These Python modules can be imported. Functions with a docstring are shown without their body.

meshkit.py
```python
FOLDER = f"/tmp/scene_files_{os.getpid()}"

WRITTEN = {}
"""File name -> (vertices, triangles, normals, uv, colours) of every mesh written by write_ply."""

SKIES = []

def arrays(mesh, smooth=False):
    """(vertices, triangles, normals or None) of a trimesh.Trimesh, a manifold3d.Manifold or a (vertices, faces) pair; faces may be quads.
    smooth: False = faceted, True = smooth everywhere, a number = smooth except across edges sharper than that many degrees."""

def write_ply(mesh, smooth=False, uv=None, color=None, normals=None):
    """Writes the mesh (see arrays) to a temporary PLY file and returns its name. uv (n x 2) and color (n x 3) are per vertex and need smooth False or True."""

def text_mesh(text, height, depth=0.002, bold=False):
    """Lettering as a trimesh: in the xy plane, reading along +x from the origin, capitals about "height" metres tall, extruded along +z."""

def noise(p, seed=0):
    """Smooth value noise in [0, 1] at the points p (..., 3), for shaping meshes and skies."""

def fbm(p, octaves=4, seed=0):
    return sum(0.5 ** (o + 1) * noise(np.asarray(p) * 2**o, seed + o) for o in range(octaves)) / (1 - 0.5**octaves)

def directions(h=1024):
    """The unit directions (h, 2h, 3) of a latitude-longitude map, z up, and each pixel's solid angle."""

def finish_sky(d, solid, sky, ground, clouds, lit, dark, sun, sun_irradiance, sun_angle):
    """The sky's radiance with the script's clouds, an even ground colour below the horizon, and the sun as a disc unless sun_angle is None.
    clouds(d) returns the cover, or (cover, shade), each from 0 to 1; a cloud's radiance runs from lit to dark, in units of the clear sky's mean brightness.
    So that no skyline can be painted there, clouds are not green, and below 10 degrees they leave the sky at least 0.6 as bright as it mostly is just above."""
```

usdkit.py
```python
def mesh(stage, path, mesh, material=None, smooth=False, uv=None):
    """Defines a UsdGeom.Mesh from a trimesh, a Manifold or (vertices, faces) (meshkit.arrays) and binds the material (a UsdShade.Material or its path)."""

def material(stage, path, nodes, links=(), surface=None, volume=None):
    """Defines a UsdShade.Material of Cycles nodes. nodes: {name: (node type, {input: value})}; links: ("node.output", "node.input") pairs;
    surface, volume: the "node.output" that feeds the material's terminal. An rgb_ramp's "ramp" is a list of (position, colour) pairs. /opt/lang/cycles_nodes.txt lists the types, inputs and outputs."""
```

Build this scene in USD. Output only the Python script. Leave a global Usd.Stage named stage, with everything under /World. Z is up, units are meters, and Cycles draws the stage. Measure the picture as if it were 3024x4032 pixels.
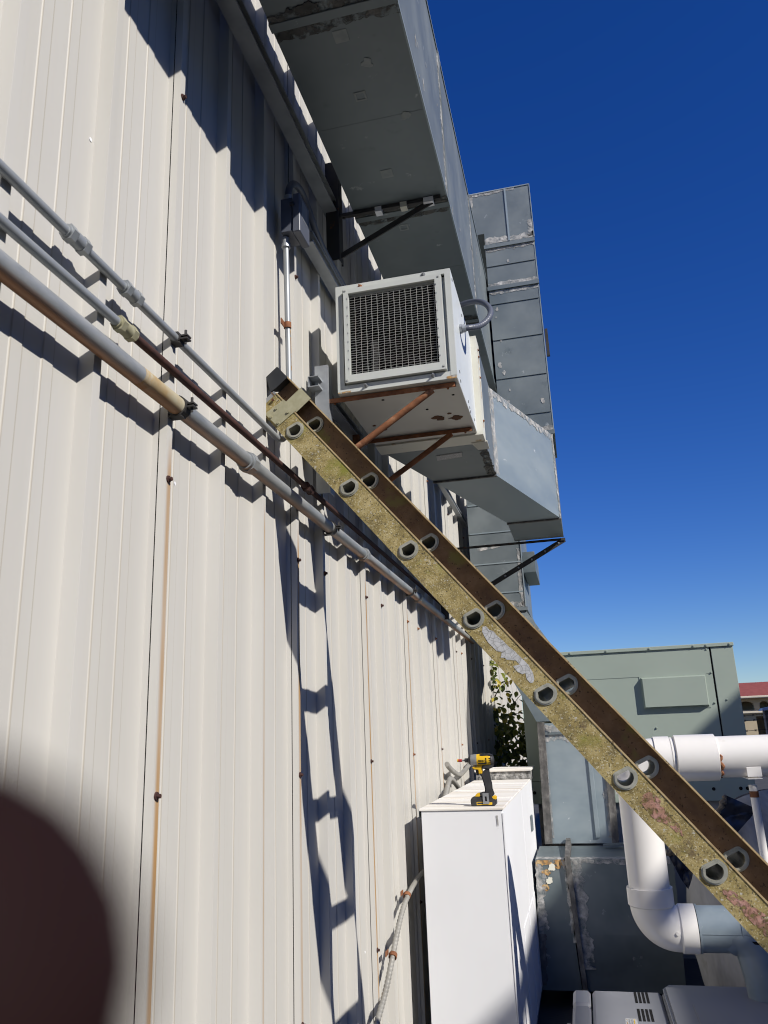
import math, random
import numpy as np, trimesh, manifold3d, usdkit, meshkit
from shapely.geometry import Polygon, Point, LineString, box as sbox
from pxr import Usd, UsdGeom, UsdLux, UsdShade, Gf, Sdf

random.seed(7)
rng = np.random.default_rng(7)
stage = Usd.Stage.CreateInMemory()
UsdGeom.SetStageUpAxis(stage, 'Z'); UsdGeom.SetStageMetersPerUnit(stage, 1.0)
UsdGeom.Xform.Define(stage, '/World'); UsdGeom.Scope.Define(stage, '/World/Looks')
ZO = 1.75                                  # heights below are measured from eye level; the deck lies 1.75 m lower

# ------------------------------------------------------------------ camera, sky, sun, exposure
cam = UsdGeom.Camera.Define(stage, '/World/camera')
cam.CreateHorizontalApertureAttr(4.22); cam.CreateVerticalApertureAttr(4.22 * 4032 / 3024)
cam.CreateFocalLengthAttr(4.22 * 3083.5 / 3024)
cam.CreateFStopAttr(1.6); cam.CreateFocusDistanceAttr(3.6)
cam.CreateClippingRangeAttr(Gf.Vec2f(0.003, 3000))
cam.CreateExposureAttr(0.12)
CR = np.array([0.97081915, 0.23668174, -0.03862543]); CU = np.array([0.10032636, -0.25454944, 0.96184157])
CF = np.array([-0.21781826, 0.93764937, 0.27086689]); CP = np.array([0.93631, 0.0, 0.0])
m = Gf.Matrix4d(*CR, 0, *CU, 0, *(-CF), 0, CP[0], CP[1], CP[2] + ZO, 1)
cam.AddTransformOp().Set(m)
SUN = np.array([1.0, -0.62, 0.82]); SUN /= np.linalg.norm(SUN)
elev, rotn = math.asin(SUN[2]), math.atan2(SUN[0], SUN[1])
usdkit.material(stage, '/World/Looks/sky_look', {
    'sky': ('sky_texture', dict(sky_type='single_scattering', sun_disc=False, sun_elevation=elev, sun_rotation=rotn, altitude=60.0, air_density=1.0, aerosol_density=0.0, ozone_density=8.0)),
    'hs': ('hsv', dict(hue=0.519, saturation=1.2, value=1.56)), 'bg': ('background_shader', dict(strength=0.064))}, [('sky.color', 'hs.color'), ('hs.color', 'bg.color')], surface='bg.background')
dome = UsdLux.DomeLight.Define(stage, '/World/sky')
UsdShade.MaterialBindingAPI.Apply(dome.GetPrim()).Bind(UsdShade.Material.Get(stage, '/World/Looks/sky_look'))
dome.GetPrim().SetCustomDataByKey('kind', 'structure')
sun = UsdLux.DistantLight.Define(stage, '/World/sun')
sun.CreateIntensityAttr(1.25); sun.CreateAngleAttr(0.53); sun.CreateColorAttr(Gf.Vec3f(1.0, 0.955, 0.88)); sun.GetPrim().CreateAttribute('inputs:normalize', Sdf.ValueTypeNames.Bool).Set(True)
zax = SUN; xax = np.cross([0, 0, 1.0], zax); xax /= np.linalg.norm(xax); yax = np.cross(zax, xax)
sun.AddTransformOp().Set(Gf.Matrix4d(*xax, 0, *yax, 0, *zax, 0, 0, 0, 30, 1))

# ------------------------------------------------------------------ materials
def M(name, cols, scale=6.0, stretch=(1, 1, 1), rough=(0.5, 0.6), metal=0.0, bump=0.0, bscale=None, bdist=0.01, detail=4.0, spec=0.5, spots=None, under=None, rot=(0, 0, 0), coat=0.0):
    """noise-mottled surface; spots = (colour, scale, threshold, softness); under = (colour, noise scale): what has grown on the underside"""
    n = {'g': ('geometry', {}), 'mp': ('mapping', dict(mapping_type='point', scale=stretch, rotation=rot)), 'n': ('noise_texture', dict(scale=scale, detail=detail, roughness=0.6)),
         'r': ('rgb_ramp', {'ramp': [(0.28 + 0.44 * i / max(1, len(cols) - 1), c) for i, c in enumerate(cols)]}),
         'rr': ('map_range', dict(from_min=0.3, from_max=0.7, to_min=rough[0], to_max=rough[1])),
         'p': ('principled_bsdf', dict(metallic=metal, specular_ior_level=spec, coat_weight=coat))}
    l = [('g.position', 'mp.vector'), ('mp.vector', 'n.vector'), ('n.fac', 'r.fac'), ('n.fac', 'rr.value'), ('rr.result', 'p.roughness')]
    out = 'r.color'
    if spots:
        for i, (c, sc, th, so) in enumerate(spots if isinstance(spots, list) else [spots]):
            n[f's{i}'] = ('noise_texture', dict(scale=sc, detail=5.0, roughness=0.65)); n[f'sr{i}'] = ('map_range', dict(from_min=th, from_max=th + so, to_min=0.0, to_max=1.0, clamp=True))
            n[f'sm{i}'] = ('mix_color', dict(b=c))
            l += [('mp.vector', f's{i}.vector'), (f's{i}.fac', f'sr{i}.value'), (f'sr{i}.result', f'sm{i}.fac'), (out, f'sm{i}.a')]
            out = f'sm{i}.result'
    if under:
        n['ug'] = ('separate_xyz', {}); n['un'] = ('noise_texture', dict(scale=under[1], detail=4.0)); n['ua'] = ('math', dict(math_type='multiply_add', value2=-1.0))
        n['ur'] = ('map_range', dict(from_min=1.1, from_max=1.5, to_min=0.0, to_max=0.85, clamp=True)); n['um'] = ('mix_color', dict(b=under[0]))
        l += [('g.normal', 'ug.vector'), ('mp.vector', 'un.vector'), ('ug.z', 'ua.value1'), ('un.fac', 'ua.value3'), ('ua.value', 'ur.value'), ('ur.result', 'um.fac'), (out, 'um.a')]
        out = 'um.result'
    l.append((out, 'p.base_color'))
    if bump:
        n['bn'] = ('noise_texture', dict(scale=bscale or scale * 3, detail=3.0)); n['b'] = ('bump', dict(strength=bump, distance=bdist))
        l += [('mp.vector', 'bn.vector'), ('bn.fac', 'b.height'), ('b.normal', 'p.normal')]
    return usdkit.material(stage, f'/World/Looks/{name}', n, l, surface='p.BSDF')

def wall_material():
    n = {'g': ('geometry', {}), 'x': ('separate_xyz', {}), 'mp': ('mapping', dict(mapping_type='point', scale=(1, 1, 0.12))),
         'n': ('noise_texture', dict(scale=5.0, detail=5.0, roughness=0.6)), 'r': ('rgb_ramp', {'ramp': [(0.3, (0.49, 0.475, 0.44)), (0.55, (0.52, 0.505, 0.47)), (0.75, (0.535, 0.52, 0.485))]}),
         'o': ('math', dict(math_type='subtract', value2=1.604)), 'd': ('math', dict(math_type='divide', value2=0.9144)), 'f': ('math', dict(math_type='fraction')),
         'c': ('math', dict(math_type='subtract', value2=0.0215)), 'ab': ('math', dict(math_type='absolute')), 'band': ('map_range', dict(from_min=0.006, from_max=0.018, to_min=1.0, to_max=0.0, clamp=True)),
         'c2': ('math', dict(math_type='subtract', value2=2.2285)), 'ab2': ('math', dict(math_type='absolute')), 'band2': ('map_range', dict(from_min=0.002, from_max=0.006, to_min=0.9, to_max=0.0, clamp=True)),
         'bm': ('math', dict(math_type='maximum')), 'zr': ('map_range', dict(from_min=0.72 + ZO, from_max=0.62 + ZO, to_min=0.0, to_max=1.0, clamp=True)),
         'sn': ('noise_texture', dict(scale=9.0, detail=4.0)), 'sr': ('map_range', dict(from_min=0.33, from_max=0.6, to_min=0.25, to_max=1.0, clamp=True)),
         'm1': ('math', dict(math_type='multiply')), 'm2': ('math', dict(math_type='multiply')), 'mix': ('mix_color', dict(b=(0.38, 0.215, 0.075))),
         'sc': ('noise_texture', dict(scale=60.0, detail=2.0)), 'scm': ('mapping', dict(mapping_type='point', scale=(1, 1, 0.1), rotation=(0.35, 0, 0))),
         'scr': ('map_range', dict(from_min=0.74, from_max=0.8, to_min=0.0, to_max=0.35, clamp=True)), 'mix2': ('mix_color', dict(b=(0.42, 0.39, 0.34))),
         'q1': ('math', dict(math_type='divide', value2=0.3048)), 'q2': ('math', dict(math_type='fraction')), 'la': ('math', dict(math_type='subtract', value2=0.3674)), 'lab': ('math', dict(math_type='absolute')), 'lb': ('math', dict(math_type='subtract', value2=0.6594)), 'lbb': ('math', dict(math_type='absolute')), 'lm': ('math', dict(math_type='minimum')), 'lc': ('math', dict(math_type='subtract', value2=0.0560)), 'lcb': ('math', dict(math_type='absolute')), 'lr': ('map_range', dict(from_min=0.003, from_max=0.008, to_min=0.7, to_max=0.0, clamp=True)), 'mixl': ('mix_color', dict(b=(0.36, 0.325, 0.265))),
         'bn': ('noise_texture', dict(scale=2.2, detail=2.0)), 'b': ('bump', dict(strength=0.25, distance=0.02)),
         'p': ('principled_bsdf', dict(roughness=0.55, specular_ior_level=0.3))}
    l = [('g.position', 'x.vector'), ('g.position', 'mp.vector'), ('mp.vector', 'n.vector'), ('n.fac', 'r.fac'), ('x.y', 'o.value1'), ('o.value', 'd.value1'), ('d.value', 'f.value1'), ('f.value', 'c.value1'), ('c.value', 'ab.value1'),
         ('ab.value', 'band.value'), ('x.y', 'c2.value1'), ('c2.value', 'ab2.value1'), ('ab2.value', 'band2.value'), ('band.result', 'bm.value1'), ('band2.result', 'bm.value2'), ('x.z', 'zr.value'), ('mp.vector', 'sn.vector'), ('sn.fac', 'sr.value'),
         ('bm.value', 'm1.value1'), ('zr.result', 'm1.value2'), ('m1.value', 'm2.value1'), ('sr.result', 'm2.value2'), ('m2.value', 'mix.fac'), ('r.color', 'mix.a'),
         ('g.position', 'scm.vector'), ('scm.vector', 'sc.vector'), ('sc.fac', 'scr.value'), ('scr.result', 'mix2.fac'), ('mix.result', 'mix2.a'), ('o.value', 'q1.value1'), ('q1.value', 'q2.value1'), ('q2.value', 'la.value1'), ('la.value', 'lab.value1'), ('q2.value', 'lb.value1'), ('lb.value', 'lbb.value1'), ('lab.value', 'lm.value1'), ('lbb.value', 'lm.value2'), ('lm.value', 'lc.value1'), ('lc.value', 'lcb.value1'), ('lcb.value', 'lr.value'), ('lr.result', 'mixl.fac'), ('mix2.result', 'mixl.a'), ('mixl.result', 'p.base_color'), ('mp.vector', 'bn.vector'), ('bn.fac', 'b.height'), ('b.normal', 'p.normal')]
    return usdkit.material(stage, '/World/Looks/wall_paint', n, l, surface='p.BSDF')

def leaf_material(name, c1, c2):
    return usdkit.material(stage, f'/World/Looks/{name}', {'g': ('geometry', {}), 'n': ('noise_texture', dict(scale=14.0, detail=2.0)), 'r': ('rgb_ramp', {'ramp': [(0.3, c1), (0.7, c2)]}),
        'p': ('principled_bsdf', dict(roughness=0.45)), 't': ('translucent_bsdf', {}), 'm': ('mix_closure', dict(fac=0.35))},
        [('g.position', 'n.vector'), ('n.fac', 'r.fac'), ('r.color', 'p.base_color'), ('r.color', 't.color'), ('p.BSDF', 'm.closure1'), ('t.BSDF', 'm.closure2')], surface='m.closure')

def wisp(name, cols, scale, th, soft, rough=0.75, bscale=60, bump=0.4):
    """patchy coat, worn through in places"""
    return usdkit.material(stage, f'/World/Looks/{name}', {'g': ('geometry', {}), 'n': ('noise_texture', dict(scale=scale, detail=7.0, roughness=0.68)), 'n2': ('noise_texture', dict(scale=scale * 0.6, detail=4.0)), 'k': ('map_range', dict(from_min=th, from_max=th + soft, to_min=0.0, to_max=1.0, clamp=True)),
        'r': ('rgb_ramp', {'ramp': [(0.3 + 0.4 * i / (len(cols) - 1), c) for i, c in enumerate(cols)]}), 'bn': ('noise_texture', dict(scale=bscale, detail=3.0)), 'b': ('bump', dict(strength=bump, distance=0.004)), 'p': ('principled_bsdf', dict(roughness=rough)), 't': ('transparent_bsdf', {}), 'm': ('mix_closure', {})},
        [('g.position', 'n.vector'), ('g.position', 'n2.vector'), ('n.fac', 'k.value'), ('n2.fac', 'r.fac'), ('r.color', 'p.base_color'), ('g.position', 'bn.vector'), ('bn.fac', 'b.height'), ('b.normal', 'p.normal'), ('k.result', 'm.fac'), ('t.BSDF', 'm.closure1'), ('p.BSDF', 'm.closure2')], surface='m.closure')
WALL = wall_material()
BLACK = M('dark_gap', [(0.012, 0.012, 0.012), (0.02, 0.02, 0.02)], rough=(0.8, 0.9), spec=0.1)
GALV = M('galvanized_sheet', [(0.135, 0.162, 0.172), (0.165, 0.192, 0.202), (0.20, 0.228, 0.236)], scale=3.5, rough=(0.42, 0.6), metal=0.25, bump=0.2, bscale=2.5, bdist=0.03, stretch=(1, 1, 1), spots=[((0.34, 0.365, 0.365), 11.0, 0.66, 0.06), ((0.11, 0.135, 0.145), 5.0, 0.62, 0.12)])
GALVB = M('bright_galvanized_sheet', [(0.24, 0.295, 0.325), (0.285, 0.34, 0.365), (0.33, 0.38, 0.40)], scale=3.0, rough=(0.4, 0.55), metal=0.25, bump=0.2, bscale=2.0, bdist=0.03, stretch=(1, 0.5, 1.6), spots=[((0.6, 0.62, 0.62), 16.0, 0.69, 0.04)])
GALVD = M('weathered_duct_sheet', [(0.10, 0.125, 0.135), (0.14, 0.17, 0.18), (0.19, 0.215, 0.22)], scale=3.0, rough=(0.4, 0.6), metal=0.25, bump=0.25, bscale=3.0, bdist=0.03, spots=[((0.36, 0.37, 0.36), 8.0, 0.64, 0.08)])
STRUT = M('strut_zinc', [(0.30, 0.32, 0.34), (0.42, 0.44, 0.46)], scale=14, rough=(0.4, 0.55), metal=0.5)
DARKSTEEL = M('dark_steel', [(0.035, 0.035, 0.037), (0.06, 0.055, 0.05)], scale=18, rough=(0.5, 0.7), metal=0.3, spots=((0.16, 0.07, 0.03), 20.0, 0.62, 0.08))
RUST = M('rusty_steel', [(0.10, 0.035, 0.015), (0.22, 0.085, 0.035), (0.34, 0.14, 0.06)], scale=16, rough=(0.75, 0.9), bump=0.4, bscale=90, bdist=0.003, spots=((0.42, 0.22, 0.12), 9.0, 0.6, 0.12))
RUSTD = M('dark_rust', [(0.035, 0.014, 0.012), (0.075, 0.028, 0.02)], scale=30, rough=(0.8, 0.95), bump=0.4, bscale=120, bdist=0.002)
CONDUIT = M('conduit_zinc', [(0.30, 0.32, 0.335), (0.38, 0.40, 0.41)], scale=9, rough=(0.38, 0.5), metal=0.35)
PIPE = M('pipe_zinc', [(0.25, 0.27, 0.28), (0.33, 0.345, 0.35), (0.40, 0.405, 0.395)], scale=22, stretch=(1, 0.35, 1), rough=(0.4, 0.6), metal=0.35, bump=0.15, bscale=60, bdist=0.002, under=((0.30, 0.12, 0.03), 6.0), spots=((0.40, 0.35, 0.22), 3.0, 0.6, 0.15))
PIPERUST = M('rust_band', [(0.30, 0.13, 0.03), (0.44, 0.28, 0.10), (0.45, 0.41, 0.31)], scale=20, stretch=(1, 1.5, 1), rough=(0.6, 0.8), under=((0.26, 0.10, 0.03), 6.0))
PIPETAN = M('stained_pipe', [(0.44, 0.30, 0.13), (0.46, 0.41, 0.28), (0.48, 0.46, 0.40)], scale=9, stretch=(1, 1, 1), rough=(0.5, 0.7), metal=0.1, under=((0.28, 0.11, 0.03), 6.0))
FLEXG = M('grey_flex_jacket', [(0.075, 0.085, 0.115), (0.11, 0.12, 0.15)], scale=10, rough=(0.35, 0.45))
FLEXS = M('steel_flex', [(0.27, 0.26, 0.235), (0.36, 0.35, 0.32)], scale=20, rough=(0.5, 0.6), metal=0.3)
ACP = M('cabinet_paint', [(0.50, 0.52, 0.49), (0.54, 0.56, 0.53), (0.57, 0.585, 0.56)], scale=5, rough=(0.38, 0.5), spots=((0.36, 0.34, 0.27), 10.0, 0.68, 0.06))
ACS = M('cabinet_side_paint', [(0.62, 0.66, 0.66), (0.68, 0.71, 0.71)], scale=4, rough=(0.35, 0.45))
CREAM = M('cream_flange_paint', [(0.62, 0.60, 0.50), (0.70, 0.69, 0.60)], scale=6, rough=(0.45, 0.55), spots=((0.42, 0.26, 0.09), 9.0, 0.62, 0.1))
ACBOT = M('cabinet_base_paint', [(0.60, 0.585, 0.53), (0.66, 0.645, 0.59)], scale=4, rough=(0.5, 0.6))
RUSTSPOT = M('rust_spot', [(0.06, 0.03, 0.018), (0.17, 0.075, 0.03)], scale=60, rough=(0.85, 0.95))
STAIN = wisp('orange_stain', [(0.30, 0.13, 0.04), (0.46, 0.27, 0.10), (0.55, 0.42, 0.24)], 45.0, 0.42, 0.12)
WIRE = M('mesh_wire', [(0.40, 0.41, 0.39), (0.46, 0.47, 0.45)], rough=(0.4, 0.5))
SEAL = wisp('sealant', [(0.26, 0.255, 0.245), (0.46, 0.45, 0.43), (0.58, 0.565, 0.545)], 30.0, 0.36, 0.26)
SEALD = M('dirty_sealant', [(0.04, 0.04, 0.038), (0.10, 0.095, 0.09), (0.22, 0.21, 0.195)], scale=22, stretch=(1, 1, 0.6), rough=(0.7, 0.85), bump=0.6, bscale=50, bdist=0.005)
SEALK = wisp('dark_sealant', [(0.03, 0.03, 0.028), (0.07, 0.068, 0.062), (0.13, 0.125, 0.115)], 24.0, 0.42, 0.12)
PATCHD = M('old_patch', [(0.20, 0.225, 0.225), (0.30, 0.32, 0.31)], scale=30, rough=(0.6, 0.7))
LICHEN = M('lichen_fibreglass', [(0.135, 0.102, 0.036), (0.285, 0.222, 0.08), (0.43, 0.35, 0.17)], scale=26, rough=(0.7, 0.9), bump=0.5, bscale=240, bdist=0.002, detail=8,
           spots=[((0.50, 0.45, 0.29), 210.0, 0.57, 0.06), ((0.05, 0.042, 0.02), 190.0, 0.57, 0.06), ((0.44, 0.42, 0.36), 75.0, 0.63, 0.05), ((0.20, 0.19, 0.03), 8.0, 0.57, 0.14), ((0.11, 0.075, 0.04), 14.0, 0.62, 0.1)])
BROWNFG = M('weathered_fibreglass', [(0.10, 0.055, 0.03), (0.16, 0.095, 0.05), (0.22, 0.14, 0.085)], scale=22, rough=(0.7, 0.9), detail=8, bump=0.4, bscale=200, bdist=0.002, spots=[((0.05, 0.03, 0.018), 110.0, 0.60, 0.05), ((0.17, 0.15, 0.045), 7.0, 0.57, 0.1), ((0.30, 0.24, 0.16), 170.0, 0.66, 0.04)])
LADALU = M('ladder_aluminium', [(0.30, 0.295, 0.235), (0.46, 0.45, 0.38)], scale=40, rough=(0.35, 0.5), metal=0.4)
BRKT = M('guide_bracket', [(0.30, 0.28, 0.17), (0.40, 0.38, 0.26)], scale=40, rough=(0.55, 0.7), metal=0.1, spots=((0.2, 0.15, 0.06), 60.0, 0.64, 0.05))
RUBBER = M('black_rubber', [(0.015, 0.017, 0.02), (0.03, 0.032, 0.036)], rough=(0.5, 0.65))
LABELW = usdkit.material(stage, '/World/Looks/cracked_label', {'g': ('geometry', {}), 'v': ('voronoi_texture', dict(feature='distance_to_edge', scale=75.0)), 'n': ('noise_texture', dict(scale=70.0, detail=3.0)), 'vr': ('map_range', dict(from_min=0.0, from_max=0.05, to_min=1.0, to_max=0.0, clamp=True)),
    'r': ('rgb_ramp', {'ramp': [(0.3, (0.36, 0.365, 0.37)), (0.7, (0.50, 0.505, 0.51))]}), 'm': ('mix_color', dict(b=(0.13, 0.125, 0.11))), 'p': ('principled_bsdf', dict(roughness=0.7))},
    [('g.position', 'v.vector'), ('g.position', 'n.vector'), ('v.distance', 'vr.value'), ('n.fac', 'r.fac'), ('r.color', 'm.a'), ('vr.result', 'm.fac'), ('m.result', 'p.base_color')], surface='p.BSDF')
LABELP = wisp('faded_red_label', [(0.26, 0.16, 0.09), (0.36, 0.19, 0.14), (0.44, 0.25, 0.22)], 70.0, 0.45, 0.10)
WHITEP = M('white_cabinet_paint', [(0.785, 0.79, 0.805), (0.81, 0.815, 0.83)], scale=2.0, stretch=(1, 1, .6), rough=(0.5, 0.6), bump=0.2, bscale=2.5, bdist=0.02, spots=[((0.68, 0.67, 0.65), 6.0, 0.68, 0.14), ((0.5, 0.47, 0.42), 30.0, 0.76, 0.03)])
WHITET = M('white_roof_coating', [(0.66, 0.60, 0.50), (0.78, 0.75, 0.70), (0.82, 0.81, 0.79)], scale=3.5, stretch=(0.3, 2, 1), rough=(0.6, 0.75), spots=((0.5, 0.42, 0.33), 7.0, 0.66, 0.08))
GREEN = M('sage_paint', [(0.295, 0.345, 0.295), (0.315, 0.365, 0.315)], scale=2, rough=(0.5, 0.6))
PVC = M('white_pvc', [(0.74, 0.715, 0.68), (0.79, 0.77, 0.74)], scale=3, rough=(0.32, 0.42), spots=[((0.60, 0.55, 0.47), 7.0, 0.66, 0.16), ((0.5, 0.45, 0.38), 60.0, 0.72, 0.05)])
PVCG = M('grey_pvc', [(0.18, 0.225, 0.26), (0.235, 0.28, 0.315)], scale=6, rough=(0.28, 0.42), spots=((0.46, 0.49, 0.5), 14.0, 0.66, 0.06))
TANK = M('wrapped_duct_cloth', [(0.15, 0.145, 0.138), (0.25, 0.245, 0.235), (0.34, 0.335, 0.32)], scale=7, stretch=(1.6, 0.35, 0.5), rough=(0.75, 0.9), bump=0.6, bscale=9, bdist=0.02, spots=((0.17, 0.16, 0.14), 6.0, 0.6, 0.12))
TARP = M('black_tarp', [(0.014, 0.016, 0.026), (0.03, 0.034, 0.05)], scale=14, rough=(0.28, 0.45), bump=0.8, bscale=26, bdist=0.01)
TARPO = M('frayed_tarp_edge', [(0.10, 0.085, 0.065), (0.2, 0.17, 0.13)], scale=40, rough=(0.8, 0.9))
PLAST = M('grey_plastic', [(0.20, 0.205, 0.225), (0.24, 0.245, 0.265)], scale=3, rough=(0.4, 0.5))
PLASTL = M('light_grey_plastic', [(0.33, 0.335, 0.35), (0.38, 0.385, 0.395)], scale=3, rough=(0.4, 0.5))
DECK = M('deck_membrane', [(0.035, 0.034, 0.032), (0.05, 0.048, 0.046), (0.07, 0.067, 0.062)], scale=2.5, rough=(0.85, 0.95), bump=0.5, bscale=40, bdist=0.01, detail=7)
YEL = M('yellow_plastic', [(0.66, 0.40, 0.012), (0.72, 0.45, 0.02)], scale=20, rough=(0.38, 0.48))
TOOLB = M('black_tool_plastic', [(0.022, 0.022, 0.024), (0.04, 0.04, 0.042)], scale=30, rough=(0.5, 0.65))
TOOLG = M('tool_grey_metal', [(0.26, 0.27, 0.28), (0.34, 0.35, 0.36)], scale=30, rough=(0.35, 0.45), metal=0.4)
RED = M('red_band', [(0.35, 0.02, 0.02), (0.4, 0.03, 0.03)], rough=(0.4, 0.5))
ROOFR = M('red_roof_tiles', [(0.20, 0.045, 0.035), (0.28, 0.07, 0.055)], scale=4, rough=(0.8, 0.9))
STUCCO = M('tan_stucco', [(0.40, 0.32, 0.20), (0.46, 0.37, 0.24)], scale=2, rough=(0.85, 0.95))
STUCCOL = M('pale_stucco', [(0.55, 0.48, 0.36), (0.6, 0.53, 0.4)], scale=2, rough=(0.85, 0.95))
WOOD = M('grey_wood', [(0.06, 0.05, 0.055), (0.10, 0.085, 0.09)], scale=10, stretch=(4, 4, 0.5), rough=(0.8, 0.9))
PLAIN = M('pale_block', [(0.30, 0.29, 0.27), (0.36, 0.35, 0.33)], scale=1, rough=(0.85, 0.95))
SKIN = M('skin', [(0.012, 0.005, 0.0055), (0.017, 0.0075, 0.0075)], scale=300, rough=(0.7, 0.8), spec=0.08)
PHONEB = M('phone_shell', [(0.012, 0.012, 0.014), (0.016, 0.016, 0.018)], rough=(0.25, 0.3))
BARK = M('vine_bark', [(0.05, 0.035, 0.022), (0.10, 0.075, 0.05)], scale=40, rough=(0.85, 0.95))
LEAF = [leaf_material('leaf_dark', (0.05, 0.075, 0.02), (0.09, 0.12, 0.03)), leaf_material('leaf_green', (0.15, 0.19, 0.04), (0.24, 0.26, 0.05)), leaf_material('leaf_yellow', (0.42, 0.33, 0.04), (0.55, 0.44, 0.06))]

# ------------------------------------------------------------------ scene helpers
names = {}
LOC = {}
GROWN = {}          # things laid out at a first guess of their distance, then set a little farther and larger
def free(parent, name):
    k = (parent, name); i = names.get(k, 0); names[k] = i + 1
    return f'{parent}/{name}' if i == 0 else f'{parent}/{name}_{i:03d}'
def tag(prim, label=None, cat=None, group=None, kind=None):
    for k, v in (('label', label), ('category', cat), ('group', group), ('kind', kind)):
        if v: prim.SetCustomDataByKey(k, v)
    return prim
def thing(name, label, cat, loc=(0, 0, 0), group=None, kind=None):
    path = free('/World', name); x = UsdGeom.Xform.Define(stage, path)
    x.AddTranslateOp().Set(Gf.Vec3d(loc[0], loc[1], loc[2] + ZO)); LOC[path] = np.array(loc, float)
    tag(x.GetPrim(), label, cat, group, kind); return path
def tri(mesh):
    if hasattr(mesh, 'to_mesh'):
        q = mesh.to_mesh(); return np.array(q.vert_properties[:, :3], float), np.array(q.tri_verts)
    if isinstance(mesh, trimesh.Trimesh): return np.array(mesh.vertices), np.array(mesh.faces)
    v, f = np.asarray(mesh[0], float), np.asarray(mesh[1], int)
    if f.shape[1] == 4: f = np.vstack([f[:, [0, 1, 2]], f[:, [0, 2, 3]]])
    return v, f
def obj(name, mesh, mat, parent=None, smooth=False, label=None, kind=None):
    """one Mesh prim, given in room coordinates; parent is a thing or one of its parts"""
    v, f = tri(mesh)
    if parent is None:
        path = free('/World', name); v = v + [0, 0, ZO]
    else:
        path = free(parent, name); root = '/'.join(parent.split('/')[:3])
        if root in GROWN: v = CP + (v - CP) * GROWN[root]
        v = v - LOC[root]; LOC[path] = LOC[root]
    mm = usdkit.mesh(stage, path, trimesh.Trimesh(v, f, process=False), mat, smooth=smooth)
    tag(mm.GetPrim(), label=label, kind=kind); return path
def cat(*ms):
    vs, fs, o = [], [], 0
    for q in ms:
        v, f = tri(q); vs.append(v); fs.append(f + o); o += len(v)
    return np.vstack(vs), np.vstack(fs)
def hull(pts): 
    h = trimesh.convex.convex_hull(np.asarray(pts, float)); return np.array(h.vertices), np.array(h.faces)
def box(x0, x1, y0, y1, z0, z1, b=0.0):
    if b <= 0:
        return hull([(x, y, z) for x in (x0, x1) for y in (y0, y1) for z in (z0, z1)])
    p = []
    for sx, x in ((1, x0), (-1, x1)):
        for sy, y in ((1, y0), (-1, y1)):
            for sz, z in ((1, z0), (-1, z1)):
                p += [(x, y + sy * b, z + sz * b), (x + sx * b, y, z + sz * b), (x + sx * b, y + sy * b, z)]
    return hull(p)
def frame(d):
    d = np.asarray(d, float); d = d / np.linalg.norm(d); a = np.cross(d, [0, 0, 1.0] if abs(d[2]) < 0.9 else [1.0, 0, 0]); a /= np.linalg.norm(a); return d, a, np.cross(d, a)
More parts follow.
